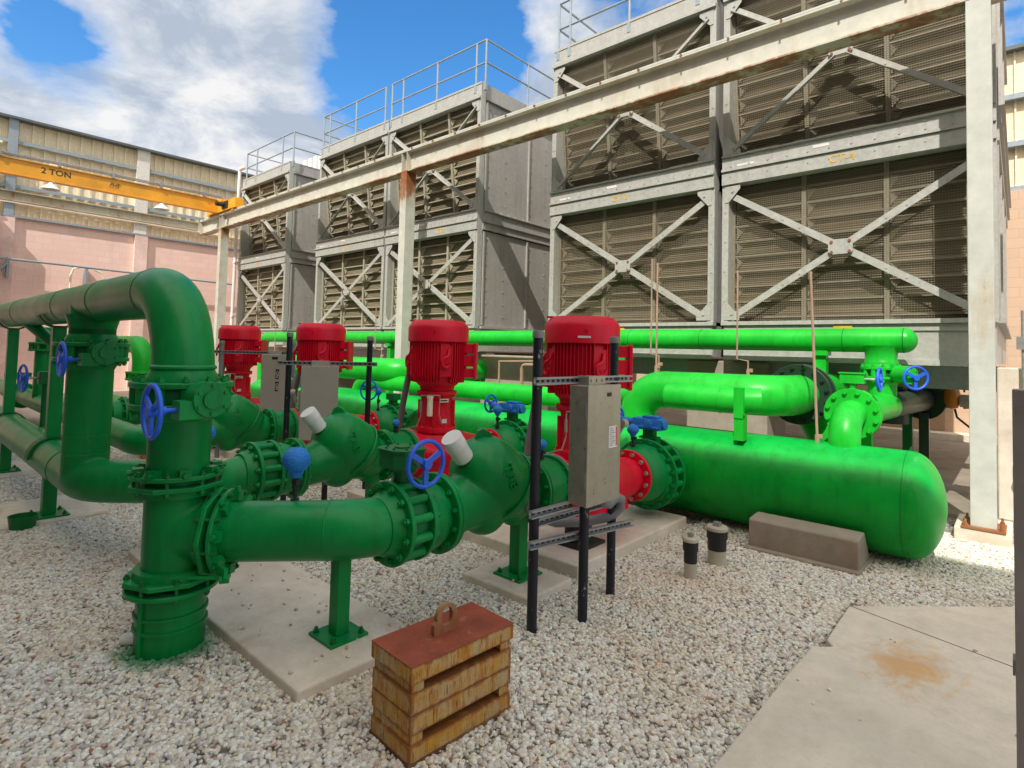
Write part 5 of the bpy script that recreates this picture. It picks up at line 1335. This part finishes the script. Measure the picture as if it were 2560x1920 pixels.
# lug as ring strip
k = 40; ring_o = []; ring_i = []
for i in range(k):
    a = 2 * pi * i / k; dx, dz = cos(a), sin(a)
    rr = .056 if dz > -.2 else min(.070 / max(abs(dx), 1e-3), .068 / max(-dz, 1e-3))
    ring_o.append((rr * dx, .068 + rr * dz)); ring_i.append((.031 * dx, .070 + .040 * dz))
vs = [];
for yy in (-.011, .011):
    for x, z in ring_o: vs.append((yy, x, .395 + max(z, 0)))
    for x, z in ring_i: vs.append((yy, x, .395 + z))
fs = []
for i in range(k):
    j = (i + 1) % k
    fs += [(i, j, k + j, k + i), (2 * k + i, 3 * k + i, 3 * k + j, 2 * k + j), (i, 2 * k + i, 2 * k + j, j), (k + i, k + j, 3 * k + j, 3 * k + i)]
b.add(vs, fs); b.build('lifting_lug', 'rust', t, smooth=40)

t = thing('paint_pot', 'small cut down pot smeared with green paint on the gravel at left', 'pot', (-6.5, .96, 0))
MB().lathe([(.07, 0), (.088, .005), (.103, .11), (.106, .115), (.099, .115), (.085, .01), (0, .008)], (0, 0, 0), (0, 0, 1), 28).build('pot', 'green_dark', t)
t = thing('plastic_bottle', 'crushed clear plastic bottle with a blue label at the foot of the nearest riser', 'bottle', (-3.66, .99, .035), radians(40))
MB().lathe([(0, 0), (.028, .003), (.031, .03), (.027, .06), (.031, .09), (.031, .13), (.012, .175), (.012, .19), (0, .19)], (0, 0, 0), (1, 0, 0), 16).build('bottle', 'label_white', t)
MB().lathe([(.0325, .09), (.0325, .13)], (0, 0, 0), (1, 0, 0), 16).build('label_band', 'tape', t)
t = thing('red_hydrant_valve', 'small red valve stub on the gravel far behind the nearest riser', 'valve', (-9.2, 2.65, 0))
b = MB().cyl((0, 0, 0), (0, 0, .2), .06, n=16); b.lathe([(.06, 0), (.12, .02), (.12, .14), (.05, .2), (0, .2)], (0, 0, .16), (0, 0, 1), 20); b.cyl((-.18, 0, .22), (.1, 0, .22), .05, n=14); b.build('body', 'orange', t)
# right edge post
t = thing('gate_post', 'brown grey square steel post cut off by the right edge of the picture', 'post', (.045, 2.6, 0))
MB().bx(-.0675, .06, -.05, .05, 0, 1.565).build('post', 'brown_post', t, smooth=0, bevel=.004)
b = MB(); b.bx(-.0745, -.068, -.03, .03, .62, .67); b.cyl((-.05, -.051, 1.5), (-.05, -.06, 1.5), .006, n=8); b.bx(-.03, .06, -.058, -.051, 1.48, 1.49); b.build('hinge_tab', 'brown_post', t, smooth=0)
# valve bodies behind tank at tower foot (dark fittings)
b = MB()
for x in (-3.6, -1.2, -8.9, -10.0, -12.4):
    b.cyl((x, 8.3, 1.5), (x, 8.3, .9), .2, n=24); b.cyl((x, 8.3, .9), (x + .35, 8.6, .9), .18, n=24) if x < -1.5 else None; b.flange((x, 8.3, 1.2), (0, 0, 1), .3, .06, .1, 24)
    tag(b.build('dark_fitting', 'blk_green', smooth=30), {-3.6: 'black fitting under the CT-3 tower cell', -1.2: 'black fitting under the CT-4 tower cell behind the tall green post', -8.9: 'black fitting under the CT2 tower cell', -10.0: 'black fitting under the CT2 cell, behind the middle column', -12.4: 'black fitting under the CT1 tower cell'}[x], 'pipe fitting'); b = MB()

# ------------------------------------------------------------------ loose gravel stones (stuff)
proto = bpy.data.collections.new('pebble_shapes')
for i in range(7):
    bm = bmesh.new(); bmesh.ops.create_icosphere(bm, subdivisions=2, radius=.0098)
    rr = random.Random(i * 31 + 5); s = (rr.uniform(.9, 1.35), rr.uniform(.7, 1.0), rr.uniform(.55, .8)); cut = [V((rr.uniform(-1, 1), rr.uniform(-1, 1), rr.uniform(-1, 1))).normalized() for _ in range(7)]
    for v in bm.verts:
        for c in cut:
            dd = v.co.dot(c)
            lim = .0105 * rr.choice((.66, .72, .8)) if False else .0098 * .74
            if dd > lim: v.co -= c * (dd - lim) * .9
        v.co = V((v.co.x * s[0], v.co.y * s[1], v.co.z * s[2]))
    me = bpy.data.meshes.new('pebble'); bm.to_mesh(me); bm.free(); me.materials.append(M['stone'])
    for p in me.polygons: p.use_smooth = True
    proto.objects.link(bpy.data.objects.new('pebble', me))
def scatter(name, quads, density, seed, smin, smax, label, zoff=.004):
    vs = []; fs = []
    for x0, x1, y0, y1 in quads:
        o = len(vs); vs += [(x0, y0, zoff), (x1, y0, zoff), (x1, y1, zoff), (x0, y1, zoff)]; fs.append((o, o + 1, o + 2, o + 3))
    me = bpy.data.meshes.new(name); me.from_pydata(vs, [], fs); ob = bpy.data.objects.new(name, me); col.objects.link(ob)
    ng = bpy.data.node_groups.new(name, 'GeometryNodeTree'); ng.interface.new_socket('Geometry', in_out='INPUT', socket_type='NodeSocketGeometry'); ng.interface.new_socket('Geometry', in_out='OUTPUT', socket_type='NodeSocketGeometry')
    N = ng.nodes; K = ng.links; gi = N.new('NodeGroupInput'); go = N.new('NodeGroupOutput')
    d = N.new('GeometryNodeDistributePointsOnFaces'); d.inputs['Density'].default_value = density; d.inputs['Seed'].default_value = seed
    ci = N.new('GeometryNodeCollectionInfo'); ci.inputs['Collection'].default_value = proto; ci.inputs['Separate Children'].default_value = True; ci.inputs['Reset Children'].default_value = True
    ip = N.new('GeometryNodeInstanceOnPoints'); ip.inputs['Pick Instance'].default_value = True
    rv = N.new('FunctionNodeRandomValue'); rv.data_type = 'FLOAT_VECTOR'; rv.inputs[0].default_value = (-.6, -.6, 0); rv.inputs[1].default_value = (.6, .6, 6.28)
    rs = N.new('FunctionNodeRandomValue'); rs.data_type = 'FLOAT'; rs.inputs[2].default_value = smin; rs.inputs[3].default_value = smax
    K.new(gi.outputs[0], d.inputs['Mesh']); K.new(d.outputs['Points'], ip.inputs['Points']); K.new(ci.outputs[0], ip.inputs['Instance']); K.new(rv.outputs[0], ip.inputs['Rotation']); K.new(rs.outputs[1], ip.inputs['Scale']); K.new(ip.outputs[0], go.inputs[0])
    md = ob.modifiers.new('scatter', 'NODES'); md.node_group = ng
    return tag(ob, label, 'gravel', None, 'stuff')
scatter('gravel', [(-4.6, -.88, .3, 3.9), (-7.6, -4.6, .3, 2.6), (-2.4, -.88, 3.9, 5.1), (-.88, .5, 4.5, 7.0), (-1.0, -.88, 3.9, 4.5)], 5600, 3, .55, 1.75, 'loose pale gravel stones covering the yard in front of the pumps')
scatter('gravel', [(-12, -7.6, .3, 5.0), (-7.6, -4.6, 2.6, 5.2), (-4.6, -2.4, 3.9, 5.4), (-2.4, -.88, 5.1, 7.2)], 2800, 9, .9, 1.8, 'loose pale gravel stones farther back between the pipes')

scatter('stray_gravel', [(-5.0, -2.55, 1.42, 2.1)], 34, 21, .7, 1.4, 'stray gravel stones lying on the long concrete slab', .066)
scatter('stray_gravel', [(-.86, .3, 1.6, 4.3)], 5, 22, .6, 1.2, 'stray gravel stones lying on the apron', .054)
scatter('stray_gravel', [(-2.97, -2.42, 2.93, 3.35), (-3.7, -2.45, 3.53, 5.2)], 22, 23, .7, 1.3, 'stray gravel stones lying on the slabs under the check valve and pump', .07)
# ------------------------------------------------------------------ light and sky
SD = V((-.38, 1, -1.2)).normalized()
sun = bpy.data.lights.new('sun', 'SUN'); sun.energy = 5.0; sun.angle = radians(.5); sun.color = (1, .95, .86)
so = bpy.data.objects.new('sun', sun); col.objects.link(so); so.rotation_euler = (-SD).to_track_quat('Z', 'Y').to_euler()
to_sun = -SD
w = bpy.data.worlds.new('World'); scene.world = w; w.use_nodes = True; nt = w.node_tree; N = nt.nodes; K = nt.links
bg = N['Background']; sky = N.new('ShaderNodeTexSky'); sky.sky_type = 'NISHITA'; sky.sun_disc = False
sky.sun_elevation = math.asin(to_sun.z); sky.sun_rotation = atan2(to_sun.x, to_sun.y); sky.altitude = 0; sky.air_density = 1.0; sky.dust_density = .3; sky.ozone_density = 2.5
tc = N.new('ShaderNodeTexCoord'); sp = N.new('ShaderNodeSeparateXYZ'); K.new(tc.outputs['Generated'], sp.inputs[0])
zz = n_math(nt, 'ADD', n_math(nt, 'MAXIMUM', sp.outputs['Z'], 0.0), .22)
cb = N.new('ShaderNodeCombineXYZ'); K.new(n_math(nt, 'DIVIDE', sp.outputs['X'], zz), cb.inputs[0]); K.new(n_math(nt, 'DIVIDE', sp.outputs['Y'], zz), cb.inputs[1]); cb.inputs[2].default_value = .35
def blob(dx, dy, dz, w0, w1):
    d = N.new('ShaderNodeVectorMath'); d.operation = 'DOT_PRODUCT'; K.new(tc.outputs['Generated'], d.inputs[0]); d.inputs[1].default_value = tuple(V((dx, dy, dz)).normalized())
    return n_ramp(nt, d.outputs['Value'], [(w0, 0), (w1, 1)], 'EASE')
n1 = n_noise(nt, cb.outputs[0], 1.35, 9, .58, .35); n2 = n_noise(nt, cb.outputs[0], 4.5, 7, .6, .2)
CLOUD_BIAS = globals().get('CLOUD_BIAS', 0)
dens = n_math(nt, 'ADD', n_math(nt, 'MULTIPLY', n1, .60), n_math(nt, 'MULTIPLY', n2, .40))
for args, k in BLOBS:
    dens = n_math(nt, 'ADD', dens, n_math(nt, 'MULTIPLY', blob(*args), k))
cov = n_ramp(nt, dens, [(.485, 0), (.545, .55), (.66, 1)])
sh = n_ramp(nt, n_noise(nt, cb.outputs[0], 3.2, 9, .62, .3), [(.40, (3.6, 4.2, 5.1)), (.50, (5.2, 5.6, 6.2)), (.60, (7.1, 7.1, 7.1))])
hsv = N.new('ShaderNodeHueSaturation'); hsv.inputs['Saturation'].default_value = 1.32; hsv.inputs['Value'].default_value = 1.75; K.new(sky.outputs[0], hsv.inputs['Color'])
# clouds get brighter toward the sun
ds = N.new('ShaderNodeVectorMath'); ds.operation = 'DOT_PRODUCT'; K.new(tc.outputs['Generated'], ds.inputs[0]); ds.inputs[1].default_value = tuple(to_sun)
glow = n_ramp(nt, ds.outputs['Value'], [(.25, 1.0), (1.0, 4.5)]); 
glow = n_math(nt, 'ADD', n_math(nt, 'MULTIPLY', n_ramp(nt, n_math(nt, 'MULTIPLY_ADD', ds.outputs['Value'], .5), [(.5, 0), (1.0, 1)]), GLOW), 1.0)
vm = N.new('ShaderNodeVectorMath'); vm.operation = 'SCALE'; K.new(n_mix(nt, n_ramp(nt, n_math(nt, 'MULTIPLY_ADD', ds.outputs['Value'], .5), [(.5, 0), (.9, 1)]), sh, (6.4, 5.9, 5.2)), vm.inputs[0]); K.new(glow, vm.inputs['Scale'])
K.new(n_mix(nt, cov, hsv.outputs[0], vm.outputs[0]), bg.inputs['Color']); bg.inputs['Strength'].default_value = .13

# ------------------------------------------------------------------ camera
cam = bpy.data.cameras.new('camera'); co = bpy.data.objects.new('camera', cam); col.objects.link(co); scene.camera = co
yaw, pitch, roll = -.728, .0442, .0255
f = V((sin(yaw) * cos(pitch), cos(yaw) * cos(pitch), sin(pitch))); r = V((cos(yaw), -sin(yaw), 0)); u = r.cross(f)
r2 = r * cos(roll) + u * sin(roll); u2 = -r * sin(roll) + u * cos(roll)
co.matrix_world = Matrix.Translation((0, 0, 1.65)) @ Matrix((r2, u2, -f)).transposed().to_4x4()
cam.sensor_width = 36; cam.sensor_fit = 'HORIZONTAL'; cam.lens = 1427.13 / 2560 * 36; cam.shift_x = 0; cam.shift_y = -(960 - 814.87) / 2560
cam.clip_start = .05; cam.clip_end = 500
scene.render.engine = 'CYCLES'; scene.view_settings.view_transform = 'Standard'; scene.view_settings.look = 'None'; scene.view_settings.exposure = 0
scene.cycles.use_denoising = True; scene.cycles.max_bounces = 6
